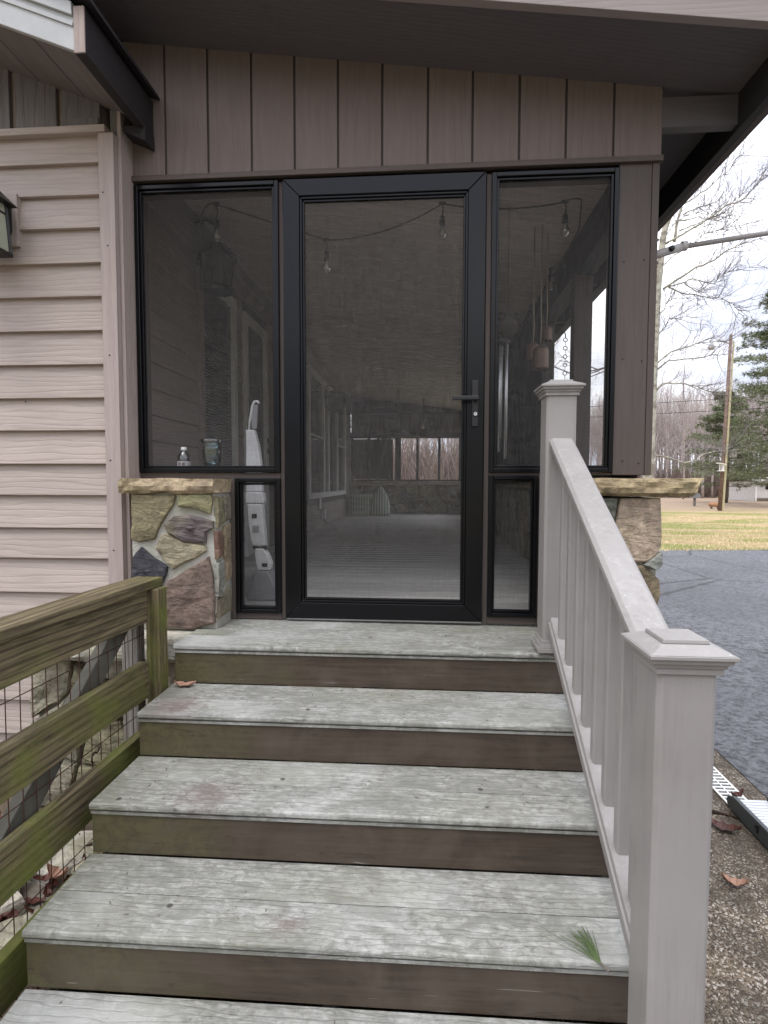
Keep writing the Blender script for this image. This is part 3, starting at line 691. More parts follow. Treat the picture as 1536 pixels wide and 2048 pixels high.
MB().prism([(-1.5, zs(-1.5)+.21), (2.10, zs(2.10)+.21), (2.10, zs(2.10)+.26), (-1.5, zs(-1.5)+.26)], 'y', -.43, 9.5).build('roof_deck', M['dkbeam'], rf)
# ceiling and floor boards
def zc(x): return 2.45-.14*(x+.9)
cl = part('ceiling', porch); fl = part('floor', porch)
me = MB().prism([(-.899, zc(-.899)), (1.54, zc(1.54)), (1.54, zc(1.54)+.018), (-.899, zc(-.899)+.018)], 'y', .002, .196).build('ceiling_board', M['ceil'], cl, .004).data
for i in range(44):
    if i: put('ceiling_board', me, cl, .004, loc=(0, .15+i*.2, 0))
    else: cl.children[0].location = (0, .15, 0)
me = MB().box(-.90, 1.53, .003, .1385, -.025, -.001).build('floor_board', M['floor'], fl).data
fl.children[0].location = (0, .02, 0)
for i in range(1, 63): put('floor_board', me, fl, loc=(0, .02+i*.1435, 0))
# right side: low stone wall, posts, beam
lw = thing('stone_wall', 'low fieldstone wall along the right side inside the porch', 'stone wall', (1.58, 4.5, 0))
MB().box(1.545, 1.62, .16, 8.95, GZ, .60).build('mortar', M['mortar'], lw)
for i, p in enumerate(voronoi(.17, 8.9, .0, .60, 34, 3, random.Random(5), .009)):
    MBs = stone_mesh(p, 1.56, 1.518, axis='x', rnd=random.Random(i), jit=.004, sub=.09); MBs.build('stone', M['stone'], lw, color=PAL[i % 7])
for i in range(14): MB().box(1.50, 1.67, .16+i*.627, .16+i*.627+.617, .605, .665+.006*(i % 2)).build('cap_stone', M['stone'], lw, .006, color=(.34, .30, .22))
MB().box(1.54, 1.655, .141, 8.95, .673, .70).build('side_sill', M['dkbeam'], porch)
MB().box(1.54, 1.655, .141, 8.95, 1.90, 2.40).build('side_beam', M['dkbeam'], porch)
for y in (.90, 1.87, 2.84, 3.81, 4.78, 5.75, 6.72, 7.69, 8.66): MB().box(1.545, 1.650, y, y+.09, .701, 1.899).build('post', M['brown'], porch, .002)
M['screen_out'] = screen_mat('porch_side_screen', .24, (.10, .10, .10))
for a_, b_ in zip((.141, .991, 1.961, 2.931, 3.901, 4.871, 5.841, 6.811, 7.781), (.899, 1.869, 2.839, 3.809, 4.779, 5.749, 6.719, 7.689, 8.659)):
    MB().add([(1.60, a_, .70), (1.60, b_, .70), (1.60, b_, 1.90), (1.60, a_, 1.90)], [(0, 1, 2, 3)]).build('bay_screen', M['screen_out'], porch)
# back wall
bw = thing('stone_wall', 'low fieldstone wall across the far end of the porch', 'stone wall', (.3, 9.0, 0))
MB().box(-.92, 1.54, 8.945, 9.10, GZ, .60).build('mortar', M['mortar'], bw)
for i, p in enumerate(voronoi(-.9, 1.5, .0, .60, 8, 3, random.Random(15), .014)):
    stone_mesh(p, 8.94, 8.89, rnd=random.Random(i), jit=.006, sub=.09).build('stone', M['stone'], bw, color=PAL[(i*3) % 7])
for i in range(5): MB().box(-.9+i*.48, -.9+i*.48+.47, 8.86, 9.1, .605, .672).build('cap_stone', M['stone'], bw, .008, color=(.40, .36, .28))
MB().box(-.92, 1.54, 8.93, 9.05, .673, .71).build('back_sill', M['dkbeam'], porch)
MB().box(-.92, 1.54, 8.93, 9.05, 1.57, 1.68).build('back_beam', M['dkbeam'], porch)
MB().box(-.92, 1.54, 8.93, 9.05, 2.10, 2.45).build('back_beam', M['dkbeam'], porch)
for x in (-.90, -.55, -.35, -.12, .03, .10, .47, .92, 1.35): MB().box(x, x+(.05 if x not in (.03, 1.35) else .09), 8.94, 9.04, .711, 1.569).build('back_post', M['dkbeam'], porch)
for x in (.10, .92): MB().box(x, x+.06, 8.94, 9.04, 1.681, 2.099).build('back_post', M['dkbeam'], porch)
MB().box(-.91, 1.54, 9.075, 9.09, 1.68, 2.11).build('back_sheathing', M['header'], porch)
for i in range(3): MB().box(-.90, 1.54, 9.06, 9.0745, 1.69+i*.14, 1.818+i*.14).build('back_siding', M['header'], porch)
MB().box(-.9, -.02, 9.06, 9.07, .72, 1.56).build('back_panel', M['header'], porch)
# dark curtains beyond the second post on the right
q = MB(); n = 300
for i in range(n+1):
    y = 1.55+i*3.9/n; x = 1.485+.024*math.sin(i*.9)+.012*math.sin(i*2.3)
    q.v += [(x, y, .72), (x, y, 1.93)]
for i in range(n): q.f.append((2*i, 2*i+2, 2*i+3, 2*i+1))
tag(q.build('curtain', M['curtain'], None, 0, True), 'dark pleated curtain hanging inside the right side of the porch', 'curtain')

# ------------------------------------------------------------------ stairs
st = thing('staircase', 'weathered grey wooden steps with brown risers climbing to the screen door', 'stairs', (.4, -1.2, GZ))
XL, Y1, RUN, RISE = -.3555, -.4337, .2851, .1594
def shear(x, y, z): return (x, y+.0177*(x-XL), z-.0059*(x-XL))
XR = 1.235
for k in range(6):
    yf = Y1-RUN*k; z = -RISE*k
    if k == 0: rows = [(yf, yf+.139), (yf+.142, yf+.281), (yf+.284, -.002)]
    else: rows = [(yf, yf+.1405), (yf+.1445, yf+RUN+.008)]
    for r_, (a, b) in enumerate(rows):
        o = MB()
        if r_ == 0:
            o.prism([(a+.003, z-.019), (a, z-.016), (a, z-.007), (a+.002, z-.002), (a+.007, z), (b, z), (b, z-.022), (a+.006, z-.022)], 'x', XL, XR)
            o.v = [v for v in o.v]
            # finer shape: lower lip under a shadow groove
            o.prism([(a+.006, z-.0255), (a+.006, z-.035), (a+.011, z-.035), (a+.011, z-.0255)], 'x', XL+.001, XR)
        else:
            o.box(XL, XR, a, b, z-.022, z-(.0006 if r_ == 1 else .001))
        if k == 0 and r_ == 2:
            o = MB().box(-.262, XR, a, b, z-.022, z-.0012)
        o.v = [tuple(Vector(shear(*v))-Vector((XL, a, z))) for v in o.v]
        ob = o.build('tread_board', M['tread'], st, .0012); ob.location = (XL, a, z)
    o = MB().box(XL+.002, XR-.002, yf+.012, yf+.045, z-RISE+.0012, z-.0245 if True else z)
    o.v = [tuple(Vector(shear(*v))-Vector((XL, yf, z))) for v in o.v]
    ob = o.build('riser', M['riser'], st, .001); ob.location = (XL, yf, z)
for x in (XL+.03, .4, XR-.05):
    poly = [(-.01, -.05)]
    for k in range(6):
        yf = Y1-RUN*k+.05; z = -RISE*k
        poly += [(yf, z-.05-.02), (yf, z-.05-RISE)]
    poly = [(a, max(b, GZ)) for a, b in poly]+[(-.01, GZ)]
    MB().prism(poly, 'x', x, x+.035).xf(shear).build('stringer', M['grey'], st)
cb = MB(); rnd = random.Random(17)
for i in range(90):
    k = rnd.randint(0, 4); x = rnd.uniform(XL+.03, 1.05); y = Y1-RUN*k+rnd.uniform(.02, RUN-.02); z = -RISE*k-.0059*(x-XL); l = rnd.uniform(.003, .013); a = rnd.uniform(0, 3.1)
    y += .0177*(x-XL)
    cb.tube([(x, y, z+.0008), (x+l*math.cos(a), y+l*math.sin(a), z+.0012)], rnd.uniform(.0007, .0016), 4)
stuff(cb.build('crumbs', M['bark']), 'tiny dark crumbs and twig bits scattered over the treads', 'debris')
# ------------------------------------------------------------------ stair railing
rl = thing('stair_railing', 'taupe composite stair railing with square balusters and capped newel posts', 'railing', (1.15, -.9, -.3))
def newel(x, yf, z0, ztop, label):
    s = .1125; ob = part('newel_post', rl); 
    c = .009
    P = [(x+c, yf), (x+s-c, yf), (x+s, yf+c), (x+s, yf+s-c), (x+s-c, yf+s), (x+c, yf+s), (x, yf+s-c), (x, yf+c)]
    MB().prism(P, 'z', z0, ztop-.02).build('sleeve', M['comp'], ob, .002)
    cx, cy = x+s/2, yf+s/2; cap = MB(); base = MB()
    def sq(b, r0, z0_, r1, z1_):
        b.add([(cx-r0, cy-r0, z0_), (cx+r0, cy-r0, z0_), (cx+r0, cy+r0, z0_), (cx-r0, cy+r0, z0_), (cx-r1, cy-r1, z1_), (cx+r1, cy-r1, z1_), (cx+r1, cy+r1, z1_), (cx-r1, cy+r1, z1_)],
              [(0, 3, 2, 1), (4, 5, 6, 7), (0, 1, 5, 4), (1, 2, 6, 5), (2, 3, 7, 6), (3, 0, 4, 7)])
    h = s/2; Z = ztop
    sq(cap, h+.006, Z-.062, h+.006, Z-.050); sq(cap, h+.009, Z-.0495, h+.012, Z-.040); sq(cap, h+.017, Z-.0395, h+.019, Z-.030)
    sq(cap, h+.024, Z-.0295, h+.024, Z-.022); sq(cap, h+.022, Z-.0215, h-.008, Z-.008); sq(cap, h-.012, Z-.0075, h-.014, Z)
    cap.build('cap', M['comp'], ob, .0012)
    if z0 > -.3:
        sq(base, h+.020, z0, h+.020, z0+.016); sq(base, h+.014, z0+.0165, h+.011, z0+.032); sq(base, h+.006, z0+.0325, h+.004, z0+.045)
        base.build('base_trim', M['comp'], ob, .001)
    return ob
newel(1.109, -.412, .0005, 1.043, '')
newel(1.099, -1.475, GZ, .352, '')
ya, yb = -.4115, -1.361
sl_ = .56
def railz(y, z0): return z0+(y-ya)*sl_
def skew_rail(name, prof, z0, mat, bv, wide=True):
    """prof: (x offset, z offset) loop swept from newel to newel"""
    vs = []; n = len(prof)
    for (y, cx) in ((ya, 1.166), (yb, 1.156)):
        for (px, pz) in prof: vs.append((cx+px, y, railz(y, z0)+pz))
    fs = [tuple(range(n)), tuple(range(n, 2*n))[::-1]]+[(i, n+i, n+(i+1) % n, (i+1) % n) for i in range(n)]
    return MB().add(vs, fs).build(name, mat, rl, bv)
top_prof = [(-.034, 0), (.034, 0), (.045, -.010), (.045, -.026), (.040, -.030), (.040, -.040), (.030, -.044), (.026, -.060), (-.026, -.060), (-.030, -.044), (-.040, -.040), (-.040, -.030), (-.045, -.026), (-.045, -.010)]
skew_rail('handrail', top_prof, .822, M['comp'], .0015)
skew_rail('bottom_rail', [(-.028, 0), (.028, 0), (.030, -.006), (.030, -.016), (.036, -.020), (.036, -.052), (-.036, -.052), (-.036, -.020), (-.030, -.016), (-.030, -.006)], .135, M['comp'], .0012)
nb = 8
for i in range(nb):
    y = ya-.085-i*(ya-yb-.12)/(nb-.35); cx = 1.166+(y-ya)/(yb-ya)*-.010; h = .0165; c = .005
    vs = []
    P = [(-h+c, -h), (h-c, -h), (h, -h+c), (h, h-c), (h-c, h), (-h+c, h), (-h, h-c), (-h, -h+c)]
    for lvl, z0 in ((0, .1345), (1, .765)):
        for px, py in P: vs.append((cx+px, y+py, railz(y+py, z0)))
    n = 8; fs = [tuple(range(n))[::-1], tuple(range(n, 2*n))]+[(k, (k+1) % n, n+(k+1) % n, n+k) for k in range(n)]
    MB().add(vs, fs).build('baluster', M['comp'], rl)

# ------------------------------------------------------------------ wooden fence on the left of the steps
fn = thing('wooden_fence', 'mossy wooden fence of wide rails over rusty wire mesh beside the steps', 'fence', (-.45, -1.2, GZ))
def fx(b, sc=.036): return b.xf(lambda x, y, z: (x+(y+.5)*sc, y, z))
def rough(b, a=.003, s=0):
    return b.xf(lambda x, y, z: (x+a*noise.noise(Vector((y*5+s, z*7, 1))), y, z+a*noise.noise(Vector((y*4+s, x*9, 7)))))
def plank(name, x0, x1, y0, y1, z0, z1, mat, seed=0, bv=.003):
    b = MB(); n = max(2, int((y1-y0)/.12)); vs = []; 
    for i in range(n+1):
        y = y0+(y1-y0)*i/n; e = .0035*noise.noise(Vector((y*3, seed, 0))); f = .003*noise.noise(Vector((y*3, seed, 9)))
        vs += [(x0+f, y, z0+e), (x1+f, y, z0-e), (x1+f, y, z1+e), (x0+f, y, z1+e)]
    fs = [(0, 3, 2, 1), tuple(4*n+k for k in (0, 1, 2, 3))]
    for i in range(n):
        for k in range(4): a = 4*i+k; c = 4*i+(k+1) % 4; fs.append((a, c, c+4, a+4))
    b.add(vs, fs); return fx(b).build(name, mat, fn, bv)
plank('cap_board', -.508, -.396, -2.4, -.43, .240, .275, M['moss'], 1)
plank('rail', -.452, -.416, -2.4, -.515, .112, .238, M['moss'], 2)
plank('rail', -.452, -.416, -2.4, -.515, -.185, -.045, M['moss'], 3)
plank('rail', -.452, -.416, -2.4, -.515, -.455, -.310, M['moss'], 4)
plank('rail', -.452, -.416, -2.4, -.515, -.745, -.600, M['moss'], 5)
fx(MB().box(-.425, -.372, -.512, -.445, GZ, .2385)).build('post', M['mossz'], fn, .004)
fx(MB().box(-.53, -.465, -.505, -.45, GZ, .236)).build('back_post', M['grey'], fn, .004)
fx(MB().prism([(-.42, .20), (-.52, .22), (-1.42, -.52), (-1.40, -.63)], 'x', -.505, -.468)).build('brace', simple('dark_green_board', (.105, .100, .082), .8, .2, 0, .6, 30, .4), fn, .003)
for i in range(36):
    y = -.50-i*.0508; fx(MB().tube([(-.458+.0015*math.sin(i*3+j), y+.002*math.sin(j*2+i), -.80+j*.26) for j in range(5)], .0016, 5)).build('wire', M['wire'], fn, 0, True)
for z in (.155, .05, -.053, -.155, -.258, -.36, -.462, -.565, -.668, -.77): fx(MB().tube([(-.4605, -.46, z), (-.4605, -1.4, z+.003), (-.4605, -2.4, z)], .0016, 5)).build('wire', M['wire'], fn, 0, True)
hk = [(-.452+.0*i, -.80+.016*math.cos(a), -.285+.018*math.sin(a)) for i, a in enumerate([R(40+i*24) for i in range(12)])]
fx(MB().tube([(-.452, -.772, -.262), (-.452, -.779, -.270)]+hk[:9], .0028, 6)).build('hook', M['cord'], fn, 0, True)

# ------------------------------------------------------------------ wall lantern
wl = thing('wall_lantern', 'black carriage lantern on a wooden block on the left siding', 'wall light', (-1.2, -.14, 1.8))
MB().box(-1.42, -1.178, -.142, -.098, 1.712, 1.942).build('mounting_block', M['siding_v'], wl, .002)
MB().prism([(-1.36, 1.745), (-1.22, 1.735), (-1.20, 1.77), (-1.20, 1.88), (-1.23, 1.915), (-1.36, 1.92)], 'y', -.170, -.143).build('back_plate', M['blackm'], wl, .006)
MB().box(-1.285, -1.245, -.24, -.165, 1.80, 1.84).build('arm', M['blackm'], wl, .003)
cx, cy = -1.265, -.285
def quad_ring(h0, z0, h1, z1): return MB().add([(cx-h0, cy-h0, z0), (cx+h0, cy-h0, z0), (cx+h0, cy+h0, z0), (cx-h0, cy+h0, z0), (cx-h1, cy-h1, z1), (cx+h1, cy-h1, z1), (cx+h1, cy+h1, z1), (cx-h1, cy+h1, z1)], [(0, 3, 2, 1), (4, 5, 6, 7), (0, 1, 5, 4), (1, 2, 6, 5), (2, 3, 7, 6), (3, 0, 4, 7)])
quad_ring(.115, 1.86, .03, 1.96).build('roof', M['blackm'], wl, .002)
quad_ring(.098, 1.64, .098, 1.655).build('base', M['blackm'], wl, .002)
for sx in (-1, 1):
    for sy in (-1, 1):
        MB().tube([(cx+sx*.092, cy+sy*.092, 1.655), (cx+sx*.082, cy+sy*.082, 1.86)], .007, 4).build('corner_bar', M['blackm'], wl)
for k in range(4):
    a = k*math.pi/2
    def rr(x, y, z): return (cx+x*math.cos(a)-y*math.sin(a), cy+x*math.sin(a)+y*math.cos(a), z)
    MB().add([rr(-.085, -.088, 1.657), rr(.085, -.088, 1.657), rr(.076, -.080, 1.858), rr(-.076, -.080, 1.858)], [(0, 1, 2, 3)]).build('pane', simple('lamp_pane_reflection', (.42, .45, .36), .12, .6) if k == 0 else bpy.data.materials['lamp_pane_reflection'], wl)  # greenish reflection put into the opaque pane colour
    b = MB(); b.box(-.078, .078, -.086, -.080, 1.815, 1.822).xf(rr); b.build('glazing_bar', M['blackm'], wl)
    for x in (-.04, 0, .04): b = MB().box(x-.003, x+.003, -.086, -.080, 1.822, 1.858); b.xf(rr); b.build('glazing_bar', M['blackm'], wl)

# ------------------------------------------------------------------ string of bulbs
sg = thing('string_lights', 'black cord of clear hanging bulbs strung across the front of the porch', 'string lights', (.5, .3, 2))
def cord(a, b, sag, n=10): return [Vector(a).lerp(Vector(b), i/n)-Vector((0, 0, sag*4*(i/n)*(1-i/n))) for i in range(n+1)]
K = [(-.86, 1.2, 2.30), (-.56, .42, 2.04), (-.52, .3, 2.02), (-.43, .3, 2.083), (.144, .3, 1.887), (.731, .3, 2.047), (1.334, .3, 2.035), (1.412, .3, 2.042), (1.47, .55, 2.02), (1.49, 1.30, 2.085), (1.49, 2.0, 2.06), (1.49, 3.4, 2.11), (1.49, 5.2, 2.10)]
path = []
for i in range(len(K)-1): path += cord(K[i], K[i+1], [.02, -.02, -.03, .0, .045, .03, -.01, .0, .03, .05, .05, .07][i])[:-1]
path.append(Vector(K[-1])); MB().tube(path, .0042, 6).build('cord', M['cord'], sg, 0, True)
def bulb(x, y, z, drop=.06, lean=(0, 0)):
    b = part('bulb', sg); lx, ly = lean
    MB().tube([(x-.016, y, z), (x, y, z+.004), (x+.016, y, z)], .008, 6).build('cord_clip', M['cord'], b)
    MB().tube([(x, y, z), (x+.004, y, z-drop*.5), (x+lx, y+ly, z-drop)], .0035, 5).build('lead', M['cord'], b)
    X, Y, Z = x+lx, y+ly, z-drop
    MB().lathe([(0, 0), (.009, -.002), (.014, -.014), (.0155, -.04), (.013, -.048), (0, -.048)], (X, Y, Z), 12).build('socket', M['cord'], b, 0, True)
    MB().lathe([(.009, -.046), (.012, -.055), (.021, -.078), (.022, -.09), (.016, -.104), (.006, -.111), (0, -.112)], (X, Y, Z), 14).build('glass_globe', M['glass'], b, 0, True)
    MB().tube([(X-.003, Y, Z-.05), (X-.004, Y, Z-.085), (X, Y, Z-.092), (X+.004, Y, Z-.085), (X+.003, Y, Z-.05)], .0018, 5).build('filament', M['filament'], b)
bulb(-.43, .3, 2.083, .075); bulb(.144, .3, 1.887, .055); bulb(.731, .3, 2.047, .06); bulb(1.334, .3, 2.035, .055, (.0, 0))
bulb(1.49, 1.30, 2.085, .03); bulb(1.49, 2.0, 2.06, .03); bulb(1.49, 3.4, 2.11, .04)
# ------------------------------------------------------------------ hanging lantern on the house wall
hl = thing('hanging_lantern', 'large dim iron lantern hanging by the house wall inside the porch', 'lantern', (-.75, 1.15, 2.1))
MB().tube([(-.90, 1.15, 2.40), (-.82, 1.15, 2.42), (-.75, 1.15, 2.36), (-.75, 1.15, 2.26)], .012, 6).build('bracket', M['blackm'], hl, 0, True)
MB().lathe([(.01, 2.27), (.05, 2.25), (.13, 2.17), (.135, 2.155), (0, 2.155)], (-.75, 1.15, 0), 8).build('roof', M['blackm'], hl)
MB().lathe([(0, 1.93), (.095, 1.93), (.11, 1.95), (.095, 1.965), (0, 1.965)], (-.75, 1.15, 0), 8).build('base', M['blackm'], hl)
for k in range(8):
    a = 2*math.pi*k/8; MB().tube([(-.75+.12*math.cos(a), 1.15+.12*math.sin(a), 2.155), (-.75+.09*math.cos(a), 1.15+.09*math.sin(a), 1.96)], .006, 4).build('bar', M['blackm'], hl)
MB().lathe([(.115, 2.154), (.086, 1.966)], (-.75, 1.15, 0), 8).build('pane', simple('smoky_glass', (.11, .10, .09), .3, .4), hl)
# clock on a bracket
ck = thing('wall_clock', 'round two-sided clock on a bracket beside the far casement window', 'clock', (-.78, 6.0, 1.95))
MB().torus((-.74, 6.0, 1.90), .155, .028, 'y', 24, 8).build('rim', M['blackm'], ck, 0, True)
MB().lathe([(0, -.02), (.14, -.02), (.14, .02), (0, .02)], (-.74, 6.0, 1.90), 24, 'y').build('dial', simple('dial_cream', (.20, .185, .16), .5), ck)
MB().tube([(-.92, 6, 2.12), (-.83, 6, 2.16), (-.74, 6, 2.10), (-.74, 6, 2.05)], .012, 6).build('bracket', M['blackm'], ck)
MB().tube([(-.74, 5.975, 1.90), (-.70, 5.975, 1.97)], .005, 4).build('clock_hand', M['blackm'], ck); MB().tube([(-.74, 5.975, 1.90), (-.80, 5.975, 1.93)], .005, 4).build('clock_hand', M['blackm'], ck)
# plugged in adapter
ol = thing('wall_outlet', 'white outlet cover with a white plug-in device on the left porch wall', 'outlet', (-.9, 5.5, .3))
MB().box(-.902, -.885, 5.42, 5.56, .26, .44).build('cover', M['white'], ol, .003)
MB().box(-.90, -.84, 5.60, 5.70, .10, .25).build('adapter', M['wplastic'], ol, .006)
MB().tube([(-.87, 5.65, .1), (-.86, 5.75, .03), (-.85, 6.0, .01)], .006, 5).build('lead', M['cord'], ol)
# cushions
def cushion_mat():
    g = NG('striped_cushion_cloth'); v = g.coord(False)
    wv = g.n('ShaderNodeTexWave', bands_direction='X'); g.l(g.map(v, (1, 1, .0)), wv.inputs[0]); wv.inputs['Scale'].default_value = 6; wv.inputs['Distortion'].default_value = .6
    c = g.mix(g.ramp(wv.outputs['Fac'], [(.3, 0), (.6, 1)]), (.26, .33, .25), (.62, .66, .56)); return g.done(c, .9, None, spec=.1)
M['cush'] = cushion_mat()
cu = MB().lathe([(0, .0), (.17, .0), (.205, .06), (.20, .18), (.165, .32), (.10, .46), (.045, .55), (0, .585)], (0, 0, 0), 24)
cu.xf(lambda x, y, z: (x+.03*z-.05*(z/.5)**2*0, y*.55, z)); o = cu.build('cushion', M['cush'], None, 0, True); o.location = (-.225, 8.15, .0)
tag(o, 'pointed green striped cushion standing on end by the far stone wall', 'cushion')
pf = thing('cushion_stack', 'low stack of green striped seat pads against the far left porch corner', 'cushions', (-.6, 8.3, 0))
for i in range(4):
    b = MB(); n = 28; z0 = i*.105; 
    pr_ = [(0, z0), (.9, z0+.0), (1.0, z0+.03), (1.0, z0+.075), (.9, z0+.104), (0, z0+.104)]
    b.lathe(pr_, (0, 0, 0), n); b.xf(lambda x, y, z: ((abs(x)**.6)*(1 if x > 0 else -1)*.235-.60+.012*(i % 2), (abs(y)**.6)*(1 if y > 0 else -1)*.22+8.32, z)); b.build('seat_pad', M['cush'], pf, 0, True)
# wind chime
wc = thing('wind_chime', 'silver tube wind chime under a dark scrolled ornament behind the right screen', 'wind chime', (1.07, .6, 1.5))
for k in range(6):
    a = 2*math.pi*k/6+.3; x, y = 1.068+.038*math.cos(a), .6+.038*math.sin(a); L = [.62, .52, .66, .56, .60, .64][k]
    MB().tube([(x, y, 1.425), (x, y, 1.425-L)], .0075, 8).build('tube', M['alu'], wc, 0, True)
    MB().tube([(x, y, 1.425), (1.085, .6, 1.50)], .001, 3).build('string', M['cord'], wc)
MB().lathe([(0, .012), (.052, .012), (.052, 0), (0, 0)], (1.068, .6, 1.425), 16).build('top_disc', M['blackm'], wc)
MB().lathe([(0, -.02), (.03, -.018), (.055, -.008), (.055, .008), (.03, .018), (0, .02)], (1.105, .6, 1.515), 20, 'y').build('ornament', simple('dim_pewter', (.085, .072, .062), .8, .2, 0, .9, 30, .5), wc, 0, True)
for k in range(5):
    a = R(20+k*35); MB().torus((1.105+.068*math.cos(a), .6, 1.515+.075*math.sin(a)), .017, .0035, 'y', 12, 5).build('scroll', M['blackm'], wc, 0, True)
MB().tube([(1.105, .6, 1.58), (1.105, .6, 2.17)], .0016, 4).build('hanger', M['cord'], wc)
# copper bells on ropes
def bell(x, y, zt, r, h, label):
    b = thing('hanging_bell', label, 'bell', (x, y, zt), 'copper bells hanging inside the right screen')
    MB().tube([(x, y, zt), (x+.004, y, zt+.1), (x, y, zt+.22), (x, y, 2.17)], .004, 6).build('rope', M['rope'], b, 0, True)
    MB().lathe([(0, 0), (r*.5, -.002), (r*.85, -h*.1), (r, -h*.25), (r, -h*.95), (r*1.04, -h), (r*.96, -h), (r*.92, -h*.3), (0, -h*.1)], (x, y, zt), 18).build('shell', M['copper'], b, 0, True)
    MB().tube([(x, y, zt-h*.3), (x, y, zt-h*1.12)], .005, 6).build('clapper', M['blackm'], b)
bell(1.283, .80, 1.475, .038, .095, 'small copper bell on a rope, upper left of the larger bell')
bell(1.322, .78, 1.452, .050, .135, 'largest copper bell, hanging just above the back newel post cap')
bell(1.372, .86, 1.585, .034, .085, 'highest and smallest copper bell, nearest the corner post')
# rain chain outside
rc = thing('rain_chain', 'thin ring rain chain hanging from a hook outside the porch side opening', 'rain chain', (1.9, 2.56, 1.9))
MB().tube([(1.66, 2.56, 1.93), (1.78, 2.56, 1.965), (1.885, 2.56, 2.0), (1.90, 2.56, 1.98), (1.90, 2.56, 1.95)], .005, 6).build('hook', M['blackm'], rc, 0, True)
MB().tube([(1.66, 2.56, 1.78), (1.86, 2.56, 1.975)], .004, 6).build('brace', M['blackm'], rc)
for k in range(34):
    z = 1.93-k*.074; 
    if z < GZ+.3: break
    MB().torus((1.90, 2.56, z), .017, .0035, 'y', 12, 5).build('ring', M['blackm'], rc, 0, True)
    MB().tube([(1.90, 2.56, z-.017), (1.90, 2.56, z-.057)], .0022, 4).build('link', M['blackm'], rc)
# ceiling fan and iron ornament far inside
cf = thing('ceiling_fan', 'dark ceiling fan with drooping blades near the far end of the porch', 'ceiling fan', (.16, 7.4, 2.0))
MB().tube([(.16, 7.4, 2.30), (.16, 7.4, 1.68)], .015, 6).build('rod', M['blackm'], cf)
MB().lathe([(0, .07), (.10, .05), (.14, 0), (.12, -.09), (.05, -.12), (0, -.12)], (.16, 7.4, 1.58), 18).build('motor', M['blackm'], cf, 0, True)
for k in range(4):
    a = k*math.pi/2+.5; ca, sa = math.cos(a), math.sin(a)
    b = MB().box(.12, .62, -.05, .05, -.006, .006); b.xf(lambda x, y, z: (.16+x*ca-y*sa, 7.4+x*sa+y*ca, 1.55+z-x*.13)); b.build('blade', M['dkbeam'], cf)
io = thing('iron_chandelier', 'small dark scrolled iron chandelier hanging near the far porch gable', 'chandelier', (.62, 7.9, 1.9))
MB().tube([(.62, 7.9, 2.22), (.62, 7.9, 1.98)], .012, 6).build('rod', M['blackm'], io); MB().lathe([(0, .12), (.03, .11), (.05, .02), (.08, -.05), (.02, -.1), (0, -.1)], (.62, 7.9, 1.90), 12).build('body', M['blackm'], io, 0, True)
for s in (-1, 1):
    MB().torus((.62+s*.11, 7.9, 1.90), .05, .010, 'y', 14, 5).build('scroll', M['blackm'], io); MB().torus((.62+s*.10, 7.9, 1.76), .045, .010, 'y', 14, 5).build('scroll', M['blackm'], io)
MB().lathe([(0, -.05), (.03, -.04), (.04, 0), (.02, .04), (0, .05)], (.60, 7.88, 1.70), 10).build('lamp_shade', M['filament'], io, 0, True)

# ------------------------------------------------------------------ things on the sill and floor by the door
bt = thing('soda_bottle', 'small plastic bottle of dark drink with white cap on the window sill', 'bottle', (-.50, .075, .698))
MB().lathe([(0, .0), (.028, .0), (.031, .006), (.0305, .05), (.029, .055), (.031, .062), (.030, .072), (0, .072)], (-.525, .075, .698), 20).build('drink', simple('dark_cola', (.035, .012, .010), .15, .6), bt, 0, True)
MB().lathe([(.031, .05), (.031, .075), (.024, .092), (.013, .105), (.0125, .112)], (-.525, .075, .698), 20).build('shell', M['glass'], bt, 0, True)
MB().lathe([(.0318, .028), (.0318, .056)], (-.525, .075, .698), 24).build('label', simple('paper_label', (.62, .60, .62), .6, .3, 0, 0, 60, .35), bt, 0, True)
MB().lathe([(0, .125), (.0135, .125), (.0145, .112), (.0145, .108), (0, .108)], (-.525, .075, .698), 18).build('cap', M['wplastic'], bt, 0, True)
for k, (dx, w_) in enumerate(((-.014, .006), (-.004, .004), (.005, .008), (.015, .004))): MB().add([(-.525+dx, .0425, .734), (-.525+dx+w_, .0425, .734), (-.525+dx+w_, .0425, .748), (-.525+dx+w_*.4, .0425, .748)], [(0, 1, 2, 3)]).build('print_mark', M['leafred'], bt)
vb = MB().lathe([(0, .0), (.034, .0), (.036, .006), (.026, .014), (.030, .022), (.044, .045), (.047, .10), (.047, .14), (.056, .160), (.0545, .161), (.045, .14), (.045, .10), (.041, .048), (.02, .03), (0, .028)], (-.385, .08, .698), 28)
tag(vb.build('glass_vase', M['bluglass'], None, 0, True), 'bluish clear footed glass vase standing on the left window sill', 'vase')
mo = thing('steam_mop', 'white upright steam mop leaning behind the left side screen', 'steam mop', (-.27, .45, 0))
def ribbon(pts, name, mat, depth=.05, y=.45, bv=.006):
    """pts: (x, half width, z) from top down"""
    L_ = [(x-w_, z) for x, w_, z in pts]; Rr = [(x+w_, z) for x, w_, z in pts]
    b = MB(); n = len(pts); vs = []
    for (x, w_, z) in pts: vs += [(x-w_, y-depth/2, z), (x+w_, y-depth/2, z), (x+w_, y+depth/2, z), (x-w_, y+depth/2, z)]
    fs = [(0, 1, 2, 3), tuple(4*(n-1)+k for k in (3, 2, 1, 0))]
    for i in range(n-1):
        for k in range(4): a = 4*i+k; c = 4*i+(k+1) % 4; fs.append((a+4, c+4, c, a))
    return b.add(vs, fs).build(name, mat, mo, bv, seg=3)
